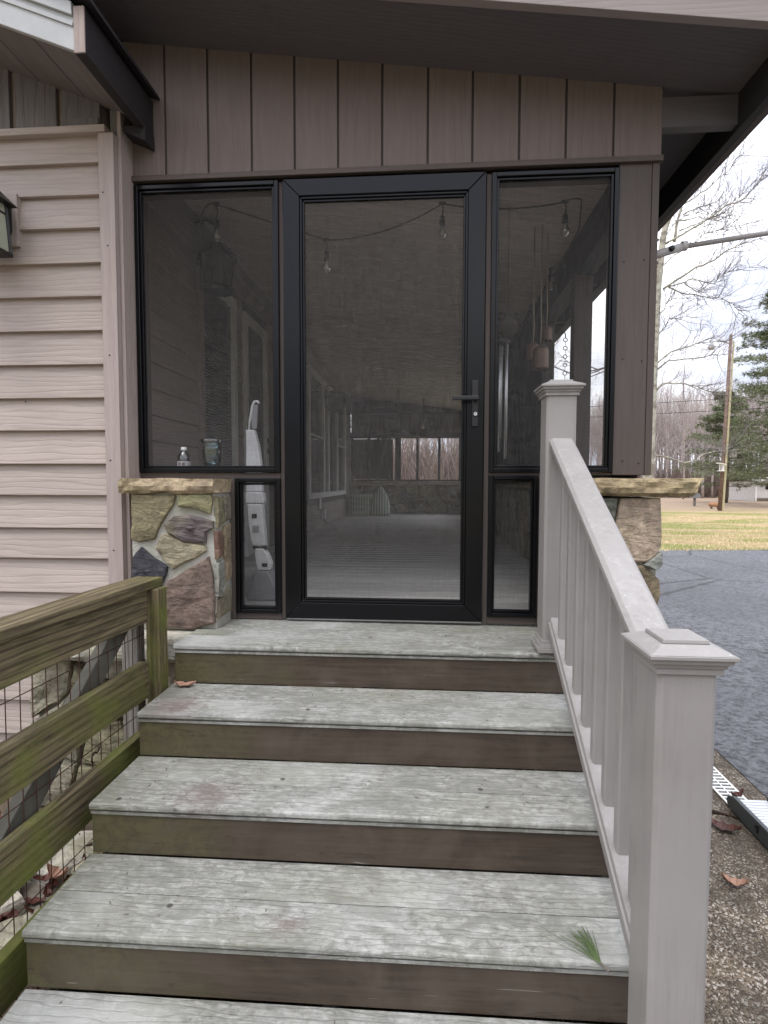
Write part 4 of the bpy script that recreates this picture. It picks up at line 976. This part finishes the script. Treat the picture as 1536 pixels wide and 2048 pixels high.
MB().tube([(-.262, .45, 1.085), (-.272, .45, 1.098), (-.288, .45, 1.095), (-.300, .45, 1.07), (-.312, .45, 1.0), (-.322, .45, .94)], .0075, 8).build('handle', M['wplastic'], mo, 0, True)
ribbon([(-.286, .017, 1.08), (-.290, .017, 1.02), (-.292, .014, .945)], 'grip', M['gplastic'], .02, .46)
ribbon([(-.308, .024, .94), (-.296, .034, .85), (-.290, .042, .74), (-.287, .045, .60)], 'upper_body', M['wplastic'])
ribbon([(-.287, .047, .598), (-.284, .052, .555), (-.284, .050, .535)], 'cuff', M['wplastic'], .06)
ribbon([(-.284, .042, .533), (-.280, .042, .44), (-.268, .040, .33), (-.262, .034, .30)], 'lower_body', M['wplastic'], .055)
MB().box(-.300, -.272, .4195, .4215, .455, .478).build('badge', M['dark'], mo)
MB().box(-.297, -.258, .4195, .4215, .375, .415).build('label', simple('pale_label', (.5, .5, .5), .5), mo)
for k in range(5): MB().box(-.294, -.262, .4185, .4193, .379+k*.0065, .3815+k*.0065).build('print_line', M['gplastic'], mo)
MB().tube([(-.30, .45, .292), (-.262, .44, .280), (-.225, .45, .292)], .012, 8).build('joint', M['blackm'], mo, 0, True)
ribbon([(-.262, .022, .285), (-.250, .036, .25), (-.238, .042, .20), (-.236, .034, .165)], 'head_shell', M['wplastic'], .06)
MB().box(-.245, -.215, .4165, .4185, .185, .205).build('vent', M['dark'], mo)
ribbon([(-.240, .034, .162), (-.232, .070, .07), (-.225, .098, .03), (-.225, .10, .002)], 'foot', M['gplastic'], .12)
ribbon([(-.35, .03, .13), (-.35, .035, .06), (-.35, .035, .01)], 'bucket', M['gplastic'], .08, .52)

# ------------------------------------------------------------------ leaves, needles
def leaf_mb(L, Wd, curl, seed):
    rnd = random.Random(seed); n = 9; vs = []; fs = []
    for i in range(n+1):
        t = i/n; w_ = Wd*math.sin(math.pi*min(1, t*1.02))**.7*(1+.35*math.sin(t*19+seed)); z = curl*L*(t-.5)**2*2
        for s in (-1, 0, 1): vs.append((t*L, s*w_*.5, z+abs(s)*curl*Wd*(.5+.3*rnd.random())))
    for i in range(n):
        for k in range(2): a = 3*i+k; fs.append((a, a+1, a+4, a+3))
    return MB().add(vs, fs)
def leaf(x, y, z, rz, L, label, mat='leaf', curl=.35, tilt=0, name='fallen_leaf'):
    o = leaf_mb(L, L*.5, curl, x*13).build(name, M[mat]); o.location = (x, y, z+.001); o.rotation_euler = (tilt, 0, rz)
    tag(o, label, 'leaf', 'fallen leaves'); return o
leaf(-.335, -.47, -RISE, .15, .085, 'curled pink-brown oak leaf at the left end of the second tread')
leaf(1.775, -.46, GZ, -.35, .09, 'pale curled leaf on the concrete, close beside the newel post', curl=.5)
leaf(1.90, -.10, GZ, -.5, .13, 'red-brown leaf on the concrete below the metal ramp', 'leafred')
leaf(1.80, .02, GZ, -.2, .15, 'brown leaf on the concrete crack right of the newel post', 'leaf')
leaf(2.10, .085, GZ+.02, .3, .07, 'dark red leaf at the top end of the metal ramp', 'leafred', .6)
leaf(-.60, -.27, -.03, 1.0, .09, 'orange-brown leaf lying on the stone ledge behind the fence', 'leaf', .5)
ll = MB(); rnd = random.Random(9)
for i in range(420):
    x, y = rnd.uniform(-1.5, -.42), rnd.uniform(-2.3, -.25)
    if rnd.random() > (1.15 if x > -.85 else .5): continue
    b = leaf_mb(rnd.uniform(.05, .11), rnd.uniform(.02, .045), rnd.uniform(.1, .8), i); a = rnd.uniform(0, 6.28); ti = rnd.uniform(-.5, .5); zz = GZ+rnd.uniform(0, .05)
    b.xf(lambda X, Y, Z: (x+X*math.cos(a)-Y*math.sin(a), y+X*math.sin(a)+Y*math.cos(a), zz+Z+X*ti*.4)); ll.add(b.v, b.f)
stuff(ll.build('leaf_litter', M['leafred']), 'dark red dead leaves heaped on the ground behind the fence', 'leaf litter')
sc_ = MB(); rnd = random.Random(10)
for i in range(60):
    x, y = rnd.uniform(-1.5, -.42), rnd.uniform(-2.3, -.3); b = leaf_mb(rnd.uniform(.06, .12), rnd.uniform(.03, .05), rnd.uniform(.2, .8), i); a = rnd.uniform(0, 6.28); zz = GZ+rnd.uniform(.02, .06)
    b.xf(lambda X, Y, Z: (x+X*math.cos(a)-Y*math.sin(a), y+X*math.sin(a)+Y*math.cos(a), zz+Z)); sc_.add(b.v, b.f)
stuff(sc_.build('dry_leaves', M['leaf']), 'pale brown dry leaves scattered behind the fence', 'leaf litter')
for i, (x, y, s, c) in enumerate([(-.75, -.55, .16, (.42, .40, .35)), (-.62, -.95, .13, (.38, .36, .28)), (-.95, -.8, .18, (.45, .42, .36)), (-.56, -.62, .10, (.36, .33, .25))]):
    b = stone_mesh([(s*math.cos(a)*(1+.2*math.sin(a*3+i)), s*.8*math.sin(a)) for a in [k*.7 for k in range(9)]], GZ-.02, GZ+.06, rnd=random.Random(i)); b.xf(lambda X, Y, Z: (x+X, y+Z, Y))
    tag(b.build('ground_stone', M['stone'], color=c), ['flat pale stone on the ground under the fence brace', 'small tan stone on the ground nearest the lower steps', 'largest pale stone on the ground, against the left siding', 'smallest stone on the ground beside the second riser'][i], 'stone')
pn = MB(); rnd = random.Random(2)
bx, by, bz = 1.075, -1.268, -3*RISE-.008
for i in range(34):
    a = R(112)+rnd.gauss(0, .20); L_ = rnd.uniform(.07, .115); h = rnd.uniform(.002, .016)
    pn.tube([(bx, by, bz+.001), (bx+math.cos(a)*L_*.5, by+math.sin(a)*L_*.5, bz+h+.003), (bx+math.cos(a)*L_, by+math.sin(a)*L_, bz+.002+h*.4)], [.0011, .0009, .0004], 4)
for a in (R(140), R(150)): pn.tube([(bx, by, bz+.003), (bx+math.cos(a)*.15, by+math.sin(a)*.15, bz+.004)], .0006, 4)
pt = thing('pine_sprig', 'fresh green tuft of pine needles lying on the lower tread by the railing', 'pine sprig', (bx, by, bz))
pn.build('needles', M['needle'], pt); MB().tube([(bx, by, bz+.004), (bx+.012, by-.022, bz+.004)], .003, 6).build('twig', M['bark'], pt)

# ------------------------------------------------------------------ drain, ramp, pole arm
dg = thing('drain_grate', 'white slotted channel drain grate set in the concrete beside the driveway', 'drain', (2.13, .8, GZ))
MB().box(2.078, 2.182, .06, 2.6, GZ-.004, GZ-.001).build('channel', M['dark'], dg)
for x in (2.074, 2.124, 2.176): MB().box(x, x+(.010 if x != 2.124 else .007), .05, 2.6, GZ-.001, GZ+.006).build('side_bar', M['white'], dg, .001)
for k in range(84):
    y = .055+k*.030; MB().box(2.0845, 2.1755, y, y+.010, GZ-.001, GZ+.0052).build('slot_bar', M['white'], dg)
rp = thing('metal_ramp', 'ribbed aluminium ramp section with dark grey sides lying on the concrete', 'ramp', (2.15, -.5, GZ))
def rx(b): return b.xf(lambda x, y, z: (x-.10*(y-.05)*0, y, z))
q = MB()
for k in range(60):
    x0 = 0; y = .04-k*.022; q.box(2.085, 2.235, y-.018, y, GZ+.036, GZ+.040)
q.box(2.083, 2.237, -1.3, .045, GZ+.028, GZ+.0355); rx(q).build('deck', simple('bright_aluminium', (.62, .63, .66), .42, .5, .35, 0), rp)
for x in (2.062, 2.238):
    rx(MB().prism([(.055, GZ+.03), (.045, GZ+.055), (.0, GZ+.075), (-1.3, GZ+.08), (-1.3, GZ+.002), (-.05, GZ+.002), (.04, GZ+.01)], 'x', x, x+.020)).build('side_wall', simple('dark_grey_metal', (.075, .085, .09), .5, .5, .3) if x < 2.1 else bpy.data.materials['dark_grey_metal'], rp, .004)
for y in (-.18, -.6): MB().lathe([(0, 0), (.006, 0), (.006, -.004), (0, -.004)], (2.061, y, GZ+.05), 8, 'x').build('bolt', M['dark'], rp)
MB().box(2.058, 2.0625, -.196, -.188, GZ+.03, GZ+.06).build('latch', M['dark'], rp)
ckp = []; rnd = random.Random(5)
for i in range(13): t_ = i/12; ckp.append((1.70+.37*t_, .17-.22*t_+rnd.uniform(-.01, .01), .006+.008*rnd.random()))
sheet('joint_soil', [(a, b+c) for a, b, c in ckp]+[(a, b-c) for a, b, c in ckp[::-1]], GZ+.001, simple('black_soil', (.02, .014, .010), .9, .1, 0, .8, 60), .004)
tw = MB()
for i in range(14):
    x = rnd.uniform(1.72, 2.05); y = .17-.22*(x-1.7)/.37+rnd.uniform(-.03, .03); a = rnd.uniform(0, 3.1); l = rnd.uniform(.02, .07)
    tw.tube([(x, y, GZ+.003), (x+l*.5*math.cos(a), y+l*.5*math.sin(a), GZ+.012), (x+l*math.cos(a), y+l*math.sin(a), GZ+.004)], .0015, 4)
stuff(tw.build('twigs', M['leafred']), 'small dark twigs caught in the concrete joint beside the ramp', 'debris')
fa = thing('pole_arm', 'pale grey metal pole on a bracket reaching right from the porch corner', 'pole', (1.66, .15, 1.7))
MB().tube([(1.657, .15, 1.692), (1.83, .15, 1.742)], .019, 12).build('socket', simple('galvanised_paint', (.52, .50, .49), .45, .5), fa, 0, True)
MB().lathe([(.0215, -.012), (.0215, .012)], (1.838, .15, 1.745), 12, 'x').build('collar', bpy.data.materials['galvanised_paint'], fa)
MB().tube([(1.83, .15, 1.742), (2.9, .15, 1.885)], .0115, 12).build('rod', simple('grey_rod', (.40, .385, .38), .4, .5), fa, 0, True)
MB().lathe([(0, -.028), (.012, -.028), (.013, -.016), (0, -.016)], (1.775, .15, 1.727), 12, 'y').build('knob', M['blackm'], fa, 0, True)

# ------------------------------------------------------------------ trees
def syc_mat():
    g = NG('sycamore_bark'); v = g.coord(False); n = g.noise(v, 5, 5, .7, .6); n2 = g.noise(v, 16, 4, .6)
    c = g.mix(g.ramp(n, [(.42, 0), (.55, 1)]), (.24, .21, .17), (.46, .44, .36)); c = g.mix(g.ramp(n2, [(.62, 0), (.7, .7)]), c, (.16, .12, .09)); return g.done(c, .8, g.bump(n, .4, .01), spec=.2)
def twig_col(): return simple('twig_bark', (.20, .172, .178), .8, .15, 0, 0, 20, .2)
M['syc'] = syc_mat(); M['twig'] = twig_col()
def grow(b, p, d, L, r, depth, rnd, up=.12, spread=.6, kids=(2, 4), n=4):
    pts = [p]; rad = [r]; steps = 4 if depth > 0 else 3; q = p.copy(); dd = d.normalized()
    for i in range(steps):
        dd = (dd+Vector((rnd.gauss(0, .16), rnd.gauss(0, .16), rnd.gauss(0, .14)+up*.5))).normalized(); q = q+dd*L/steps; pts.append(q.copy()); rad.append(r*(1-.6*(i+1)/steps))
    b.tube(pts, rad, n if depth > 1 else 3, False)
    if depth <= 0: return
    for k in range(rnd.randint(*kids)):
        t = rnd.uniform(.3, 1); i = min(steps-1, int(t*steps)); s = pts[i].lerp(pts[i+1], t*steps-i) if i < steps else pts[-1]
        ax = Vector((rnd.gauss(0, 1), rnd.gauss(0, 1), rnd.gauss(0, 1))); ax = (ax-dd*ax.dot(dd)).normalized()
        nd = (dd+ax*spread*rnd.uniform(.6, 1.4)+Vector((0, 0, up))).normalized()
        grow(b, s, nd, L*rnd.uniform(.45, .72), r*.55, depth-1, rnd, up, spread, kids, n)
BR = [[(7.412,7.243),(7.508,7.915),(7.632,8.479),(7.75,9.6)],[(7.131,7.147),(7.663,7.443),(8.266,7.813),(8.712,8.133),(9.236,8.345),(9.764,8.989)],[(8.266,7.813),(8.568,7.906),(8.915,8.126),(9.157,8.425),(9.591,8.919)],[(7.525,7.785),(8.035,7.859),(8.419,7.808)],[(7.507,7.526),(8.039,7.717),(8.266,7.813)],[(7.597,7.938),(8.026,8.13),(8.48,8.243)],[(7.139,5.967),(8.0,6.523),(8.505,6.743),(8.854,6.967),(9.203,7.138),(9.854,7.273)],[(7.318,6.042),(7.703,6.138),(7.907,6.224),(8.476,6.093),(8.649,6.271),(8.975,6.419),(9.604,6.558)],[(7.293,6.016),(7.66,5.85),(8.075,5.788),(8.437,5.701),(8.694,5.696),(9.006,5.532),(9.167,5.293)],[(7.703,6.138),(8.02,5.894),(8.224,5.942)],[(7.13,6.6),(7.423,6.877),(7.928,7.176),(8.176,7.428),(8.48,7.496),(8.757,7.565),(9.06,7.607)],[(7.515,8.122),(7.89,8.393),(8.388,8.734),(8.757,9.053),(9.045,9.449)],[(7.15,7.3),(7.201,7.405),(7.448,7.761),(8.051,8.129)],[(6.98,4.6),(7.345,5.145),(7.783,5.229)],[(7.03,5.2),(7.254,5.57),(7.443,5.776)],[(6.96,3.9),(7.406,4.274),(7.962,4.441),(8.208,4.516),(8.826,4.522)],[(6.95,3.7),(7.351,4.036),(7.974,4.075),(8.468,4.147),(8.961,4.187)],[(6.94,3.1),(7.213,3.396),(7.682,3.407),(8.09,3.338),(8.501,3.142),(8.906,3.074)],[(6.98,4.5),(7.019,4.695),(7.381,5.134)],[(6.92,1.45),(7.429,1.355),(7.844,1.192),(8.187,1.273),(8.307,1.435),(8.678,1.548),(8.959,1.547)]]
sy = thing('sycamore_tree', 'tall bare sycamore with pale mottled trunk just right of the porch corner', 'tree', (6.9, 13.4, GZ))
tr = [(6.88, -.86), (6.90, .6), (6.93, 2.4), (6.969, 4.622), (7.007, 6.049), (7.066, 6.704), (7.112, 7.356), (7.181, 7.666), (7.276, 7.923), (7.378, 8.385), (7.5, 9.6), (7.55, 11)]
MB().tube([(x, 13.4, z) for x, z in tr], [.17, .145, .125, .108, .10, .092, .085, .08, .07, .06, .04, .015], 10).build('trunk', M['syc'], sy, 0, True)
rnd = random.Random(21); cr_ = MB()
for bi, br in enumerate(BR):
    sgn = rnd.uniform(-.5, .5); n = len(br); pts = []
    for i, (x, z) in enumerate(br):
        dy = sgn*(x-br[0][0])*.7; D = 15.94; f_ = (D+dy)/D
        pts.append(Vector((.652+(x-.652)*f_, 13.4+dy, .654+(z-.654)*f_)))
    r0 = {0: .045, 1: .034, 6: .032, 15: .026, 16: .026, 17: .026, 19: .03}.get(bi, .02)
    sm = []
    for i in range(n-1):
        for k in range(3): sm.append(pts[i].lerp(pts[i+1], k/3)+Vector((rnd.gauss(0, .012), rnd.gauss(0, .012), rnd.gauss(0, .012))))
    sm.append(pts[-1]); m_ = len(sm)
    MB().tube(sm, [max(.006, r0*(1-.72*i/(m_-1))) for i in range(m_)], 6).build('limb', M['syc'], sy, 0, True)
    for i in range(2, m_):
        for k in range(2 if i > m_*.4 else 1):
            d = (sm[i]-sm[i-1]).normalized(); ax = Vector((rnd.gauss(0, 1), rnd.gauss(0, 1), rnd.gauss(0, 1)+.3)); ax = (ax-d*ax.dot(d)).normalized()
            grow(cr_, sm[i], d+ax*rnd.uniform(.5, 1.1), rnd.uniform(.35, .9), .009, 2 if i > 2 else 1, rnd, .1, .75, (2, 4))
for i in range(9):   # limbs on the hidden side
    z = rnd.uniform(4, 10); lim_d = Vector((-rnd.uniform(.5, 1), rnd.uniform(-.6, .6), rnd.uniform(.2, .6)))
    grow(cr_, Vector((7.0, 13.4, z)), lim_d, 2.2, .035, 3, rnd, .1, .6, (3, 4))
stuff(cr_.build('crown', M['twig'], sy))

# woodland: bare trees built once per kind, placed many times
def bare_tree_mb(seed, H, dense=3):
    rnd = random.Random(seed); tb = MB(); cb = MB(); p = Vector((0, 0, 0)); pts = []; n = 8
    for i in range(n+1):
        t = i/n; pts.append(Vector((rnd.gauss(0, .09)*t*2, rnd.gauss(0, .09)*t*2, H*t)))
    tb.tube(pts, [max(.025, .15*(1-.85*i/n)) for i in range(n+1)], 6)
    for i in range(24):
        t = rnd.uniform(.38, .97); k = min(n-1, int(t*n)); s = pts[k].lerp(pts[k+1], t*n-k); a = rnd.uniform(0, 6.28)
        grow(cb, s, Vector((math.cos(a), math.sin(a), rnd.uniform(.8, 1.8))), (1.15-t)*H*.33+.4, .035*(1.25-t), 2, rnd, .25, .5, (dense, dense+1), 3)
    return tb, cb
woodbark = simple('pinkish_bare_wood', (.40, .35, .335), .9, .1, 0, 0, 8, .35)
paletrunk = simple('pale_trunk_bark', (.36, .31, .28), .9, .1, 0, .4, 10, .3)
kinds = [bare_tree_mb(100+i, H) for i, H in enumerate((11, 12.5, 10, 13))]
rnd = random.Random(31); wd = MB()
def place(b, src, x, y, s, a):
    o = len(b.v); ca, sa = math.cos(a)*s, math.sin(a)*s
    b.v += [(x+X*ca-Y*sa, y+X*sa+Y*ca, GZ+Z*s) for X, Y, Z in src.v]; b.f += [tuple(i+o for i in f) for f in src.f]
for i in range(330):
    if i < 210: x, y = rnd.uniform(20, 54), rnd.uniform(56, 84)
    elif i < 270: x, y = rnd.uniform(-3, 5.5), rnd.uniform(22, 46)
    elif i < 290: x, y = rnd.uniform(-30, 20), rnd.uniform(46, 60)
    else: a = rnd.uniform(R(150), R(390)); q = rnd.uniform(34, 60); x, y = q*math.cos(a)+6, q*math.sin(a)-6
    k = kinds[i % 4]; s = rnd.uniform(.8, 1.12); a = rnd.uniform(0, 6.28); place(wd, k[0], x, y, s, a); place(wd, k[1], x, y, s, a)
print('woods verts', len(wd.v))
stuff(wd.build('woods', woodbark), 'far wall of bare pinkish-grey winter woods beyond the lawn', 'woods')
br_ = MB(); rnd = random.Random(77)
for i in range(4600):
    if i < 3200: x, y = rnd.uniform(18, 56), rnd.uniform(54, 76)
    else: x, y = rnd.uniform(-3, 5), rnd.uniform(20, 40)
    h = rnd.uniform(.8, 3.6)
    for k in range(4):
        a = rnd.uniform(0, 6.28); l = rnd.uniform(.2, 1); br_.tube([(x, y, GZ), (x+l*.5*math.cos(a), y+l*.5*math.sin(a), GZ+h*.6), (x+l*1.3*math.cos(a), y+l*1.3*math.sin(a), GZ+h)], [.03, .02, .01], 3, False)
stuff(br_.build('undergrowth', simple('brown_brush', (.19, .14, .12), .95, .1, 0, 0, 8, .4)), 'brown leafless undergrowth at the foot of the far woods', 'undergrowth')
spots = [(24.4, 50, .10, 'thin pale trunk just above the right pier cap'), (28.05, 54, .16, 'pale bare trunk between the mailbox and the leaning pole'), (29.2, 54.5, .13, 'bare trunk left of the leaning pole, the third from the porch'), (23.5, 46, .08, 'slender bare sapling standing in front of the woods above the mailbox'), (32.0, 55, .17, 'pale trunk right of the leaning pole under the pine'), (32.9, 56, .12, 'thin pale trunk directly behind the pine, right of the pole')]
for i, (x, y, r, lab) in enumerate(spots):
    t_ = thing('bare_tree', lab, 'tree', (x, y, GZ), 'bare trees at the wood edge'); tb, cb = bare_tree_mb(300+i, 9+i % 3, 3)
    for b, nm, mt in ((tb, 'trunk', paletrunk), (cb, 'crown', woodbark)):
        s = r/.15 if nm == 'trunk' else 1
        b.xf(lambda X, Y, Z: (x+X*(s if nm == 'trunk' else 1), y+Y*(s if nm == 'trunk' else 1), GZ+Z)); o = b.build(nm, mt, t_, 0, nm == 'trunk')
        if nm == 'crown': o['kind'] = 'stuff'
# white pine
PX1, PX2 = 22.7, 23.4
def pine(x, y, H, Rr, seed, label, low=.12, cnt=70):
    rnd = random.Random(seed); t_ = thing('pine_tree', label, 'tree', (x, y, GZ), 'green pines right of the pole'); tb = MB(); nb_ = MB(); bb = MB()
    tb.tube([(x, y, GZ), (x+.1, y, GZ+H*.5), (x, y, GZ+H)], [.22, .15, .03], 8)
    for i in range(cnt):
        t = low+(1-low)*(i/cnt)+rnd.uniform(-.02, .02); a = rnd.uniform(0, 6.28); L = Rr*(1.05-t*.85)*rnd.uniform(.6, 1.15); z = GZ+H*min(t, .99)
        d = Vector((math.cos(a), math.sin(a), 0)); pts = [Vector((x, y, z))]
        for k in range(1, 7): pts.append(Vector((x, y, z))+d*L*k/6+Vector((0, 0, L*(.10*(k/6)-.02+.10*(k/6)**2*rnd.uniform(-1, 1)))))
        bb.tube(pts, [.035*(1-.8*k/6) for k in range(7)], 3, False)
        side = Vector((-d.y, d.x, 0))
        for k in range(2, 7):
            for j in range(17):
                c = pts[k-1].lerp(pts[k], rnd.random())+side*rnd.gauss(0, L*.13*(1.2-abs(k-4)*.2))+Vector((0, 0, rnd.gauss(.03, .11)))
                for q in range(7):
                    v = Vector((rnd.gauss(0, 1), rnd.gauss(0, 1), rnd.gauss(.25, .7))).normalized()*rnd.uniform(.16, .32); w_ = v.cross(Vector((rnd.gauss(0, 1), rnd.gauss(0, 1), rnd.gauss(0, 1)))).normalized()*.019
                    o = len(nb_.v); nb_.v += [tuple(c-w_), tuple(c+w_), tuple(c+v)]; nb_.f.append((o, o+1, o+2))
    tb.build('trunk', M['bark'], t_, 0, True); o = bb.build('branches', M['bark'], t_); o['kind'] = 'stuff'
    o = nb_.build('crown', simple('pine_foliage', (.17, .195, .11), .7, .2, 0, 0, 5, .45) if 'pine_foliage' not in bpy.data.materials else bpy.data.materials['pine_foliage'], t_); o['kind'] = 'stuff'
pine(PX1, 33.5, 13.5, 6.2, 5, 'largest green pine with layered boughs at the right edge behind the leaning pole', .13, 100)
pine(PX2, 41, 8.4, 4.8, 8, 'shorter bushy pine directly behind the leaning pole', .16, 52)
src = [[], []]
def far_pine_mb(seed, H):
    r_ = random.Random(seed); b = MB(); b.tube([(0, 0, 0), (0, 0, H)], [.2, .03], 5)
    for i in range(2600):
        t = r_.random()**.8; z = H*(.08+.92*t); rr_ = (1-t)*H*.24*r_.random()**.5+.1; a = r_.uniform(0, 6.28); c = Vector((rr_*math.cos(a), rr_*math.sin(a), z))
        v = Vector((r_.gauss(0, 1), r_.gauss(0, 1), r_.gauss(0, .5))).normalized()*r_.uniform(.3, .7); w_ = v.cross(Vector((0, 0, 1))).normalized()*.14
        o = len(b.v); b.v += [tuple(c-w_), tuple(c+w_), tuple(c+v)]; b.f.append((o, o+1, o+2))
    return b
fk = [far_pine_mb(1, 13), far_pine_mb(2, 15)]; ev = MB(); rnd = random.Random(55)
for i in range(44):
    a = R(178+i*4.35); q = rnd.uniform(20, 30); place(ev, fk[i % 2], q*math.cos(a)+1, q*math.sin(a)-2, rnd.uniform(.5, .8), rnd.uniform(0, 6))  # unseen tree ring, added to cut low-angle light on the porch front
stuff(ev.build('added_evergreens', bpy.data.materials['pine_foliage']), 'unseen evergreens added behind the camera to dim the low sky', 'woods')
# ------------------------------------------------------------------ pole, lamp, bird houses, lines
up = thing('utility_pole', 'leaning old wooden utility pole with a grey lamp head near its top', 'utility pole', (16.9, 28.5, GZ))
pole_m = simple('old_pole_wood', (.20, .14, .115), .85, .15, 0, .5, 10, .3)
MB().tube([(16.62, 28.5, GZ), (16.74, 28.5, 3), (16.88, 28.5, 8.55)], [.105, .09, .075], 12).build('pole', pole_m, up, 0, True)
MB().tube([(16.74, 28.41, GZ), (16.85, 28.41, 3), (16.98, 28.41, 8.2)], [.06, .055, .045], 8).build('lit_strip', simple('lit_pole_strip', (.44, .39, .25), .8, .2, 0, .4, 10, .2), up)  # pale strip paints the pole's lit side, together with its conduit
MB().tube([(16.9, 28.5, 8.05), (16.2, 28.4, 8.25), (15.9, 28.4, 8.2)], .03, 6).build('lamp_arm', M['alu'], up)
MB().lathe([(0, .42), (.07, .40), (.10, .2), (.19, .05), (.19, 0), (.12, -.10), (0, -.12)], (15.85, 28.4, 7.85), 14).build('lamp_head', simple('lamp_grey', (.42, .42, .44), .5), up, 0, True)
bh = thing('birdhouse', 'weathered grey birdhouse on the right of the leaning pole', 'birdhouse', (17.05, 28.3, 2.1))
MB().box(16.95, 17.2, 28.1, 28.36, 2.02, 2.35).build('box', M['grey'], bh); MB().prism([(16.90, 2.36), (17.26, 2.42), (17.26, 2.45), (16.90, 2.39)], 'y', 28.02, 28.40).build('roof', M['grey'], bh); MB().lathe([(0, 0), (.03, 0), (.03, -.01)], (17.07, 28.1, 2.22), 10, 'y').build('entry_hole', M['dark'], bh)
fd = thing('bird_feeder', 'small white open bird feeder on the left of the leaning pole', 'bird feeder', (16.5, 28.3, 1.5))
MB().box(16.35, 16.62, 28.15, 28.4, 1.28, 1.32).build('tray', M['white'], fd); MB().prism([(16.30, 1.70), (16.66, 1.62), (16.66, 1.66), (16.30, 1.74)], 'y', 28.1, 28.42).build('roof', M['white'], fd); MB().box(16.56, 16.61, 28.16, 28.38, 1.32, 1.63).build('side', M['white'], fd); MB().box(16.38, 16.42, 28.2, 28.24, 1.32, 1.68).build('side', M['white'], fd)
for i, (a, b, lab) in enumerate((((-5, 34, 4.9), (60, 26.0, 8.0), 'upper thin power line sloping past the leaning pole'), ((-5, 34, 4.3), (60, 27.5, 7.4), 'lower thin power line crossing in front of the woods'))):
    tag(MB().tube(cord(a, b, .5, 20), .014, 4).build('power_line', M['cord'], None, 0, True), lab, 'power line', 'power lines across the yard')
# shed, mailbox, far bits
sd = thing('white_shed', 'white sided outbuilding with a dark window at the far right edge', 'shed', (29, 46, GZ))
MB().box(27.9, 34.5, 45, 49, GZ, .78).build('wall', simple('white_siding', (.62, .61, .60), .6), sd)
for k in range(8): MB().box(27.88, 34.52, 44.97, 44.999, -.55+k*.17, -.55+k*.17+.15).build('siding_board', bpy.data.materials['white_siding'], sd)
MB().box(27.85, 34.5, 44.96, 45.0, GZ, -.60).build('foundation', simple('block_base', (.16, .13, .10), .9), sd)
MB().prism([(44.6, .78), (47, 1.05), (49.4, .78), (49.4, .86), (47, 1.14), (44.6, .86)], 'x', 27.4, 35).build('roof', simple('pale_roof_edge', (.42, .40, .39), .8), sd)
MB().box(28.65, 29.1, 44.93, 44.965, .12, .62).build('window', M['dark'], sd); MB().box(27.86, 27.95, 44.90, 44.97, GZ, .78).build('downpipe', M['white'], sd)
MX = 18.1
mb_ = thing('mailbox', 'grey mailbox on a short post at the far edge of the lawn', 'mailbox', (18.1, 34.5, GZ))
MB().box(MX-.06, MX+.06, 34.4, 34.52, GZ, -.32).build('post', M['grey'], mb_)
MB().prism([(MX-.19, -.32), (MX+.19, -.32), (MX+.19, -.12), (MX+.13, -.03), (MX, .02), (MX-.13, -.03), (MX-.19, -.12)], 'y', 34.1, 34.7).build('box', simple('mailbox_grey', (.22, .22, .23), .6), mb_)
rb = thing('garden_barrel', 'small rust-orange barrel lying on the lawn left of the leaning pole', 'barrel', (17.6, 31, GZ))
MB().lathe([(0, -.42), (.16, -.42), (.19, -.2), (.19, .2), (.16, .42), (0, .42)], (17.6, 31, GZ+.24), 14, 'x').xf(lambda x, y, z: (17.6+(x-17.6)*.7, 31+(y-31)*.7, GZ+.24+(z-GZ-.24)*.7)).build('drum', simple('rust_orange', (.38, .20, .11), .8), rb, 0, True)
MB().box(17.40, 17.46, 30.92, 31.08, GZ, GZ+.14).build('stand', M['bark'], rb); MB().box(17.76, 17.82, 30.92, 31.08, GZ, GZ+.14).build('stand', M['bark'], rb)
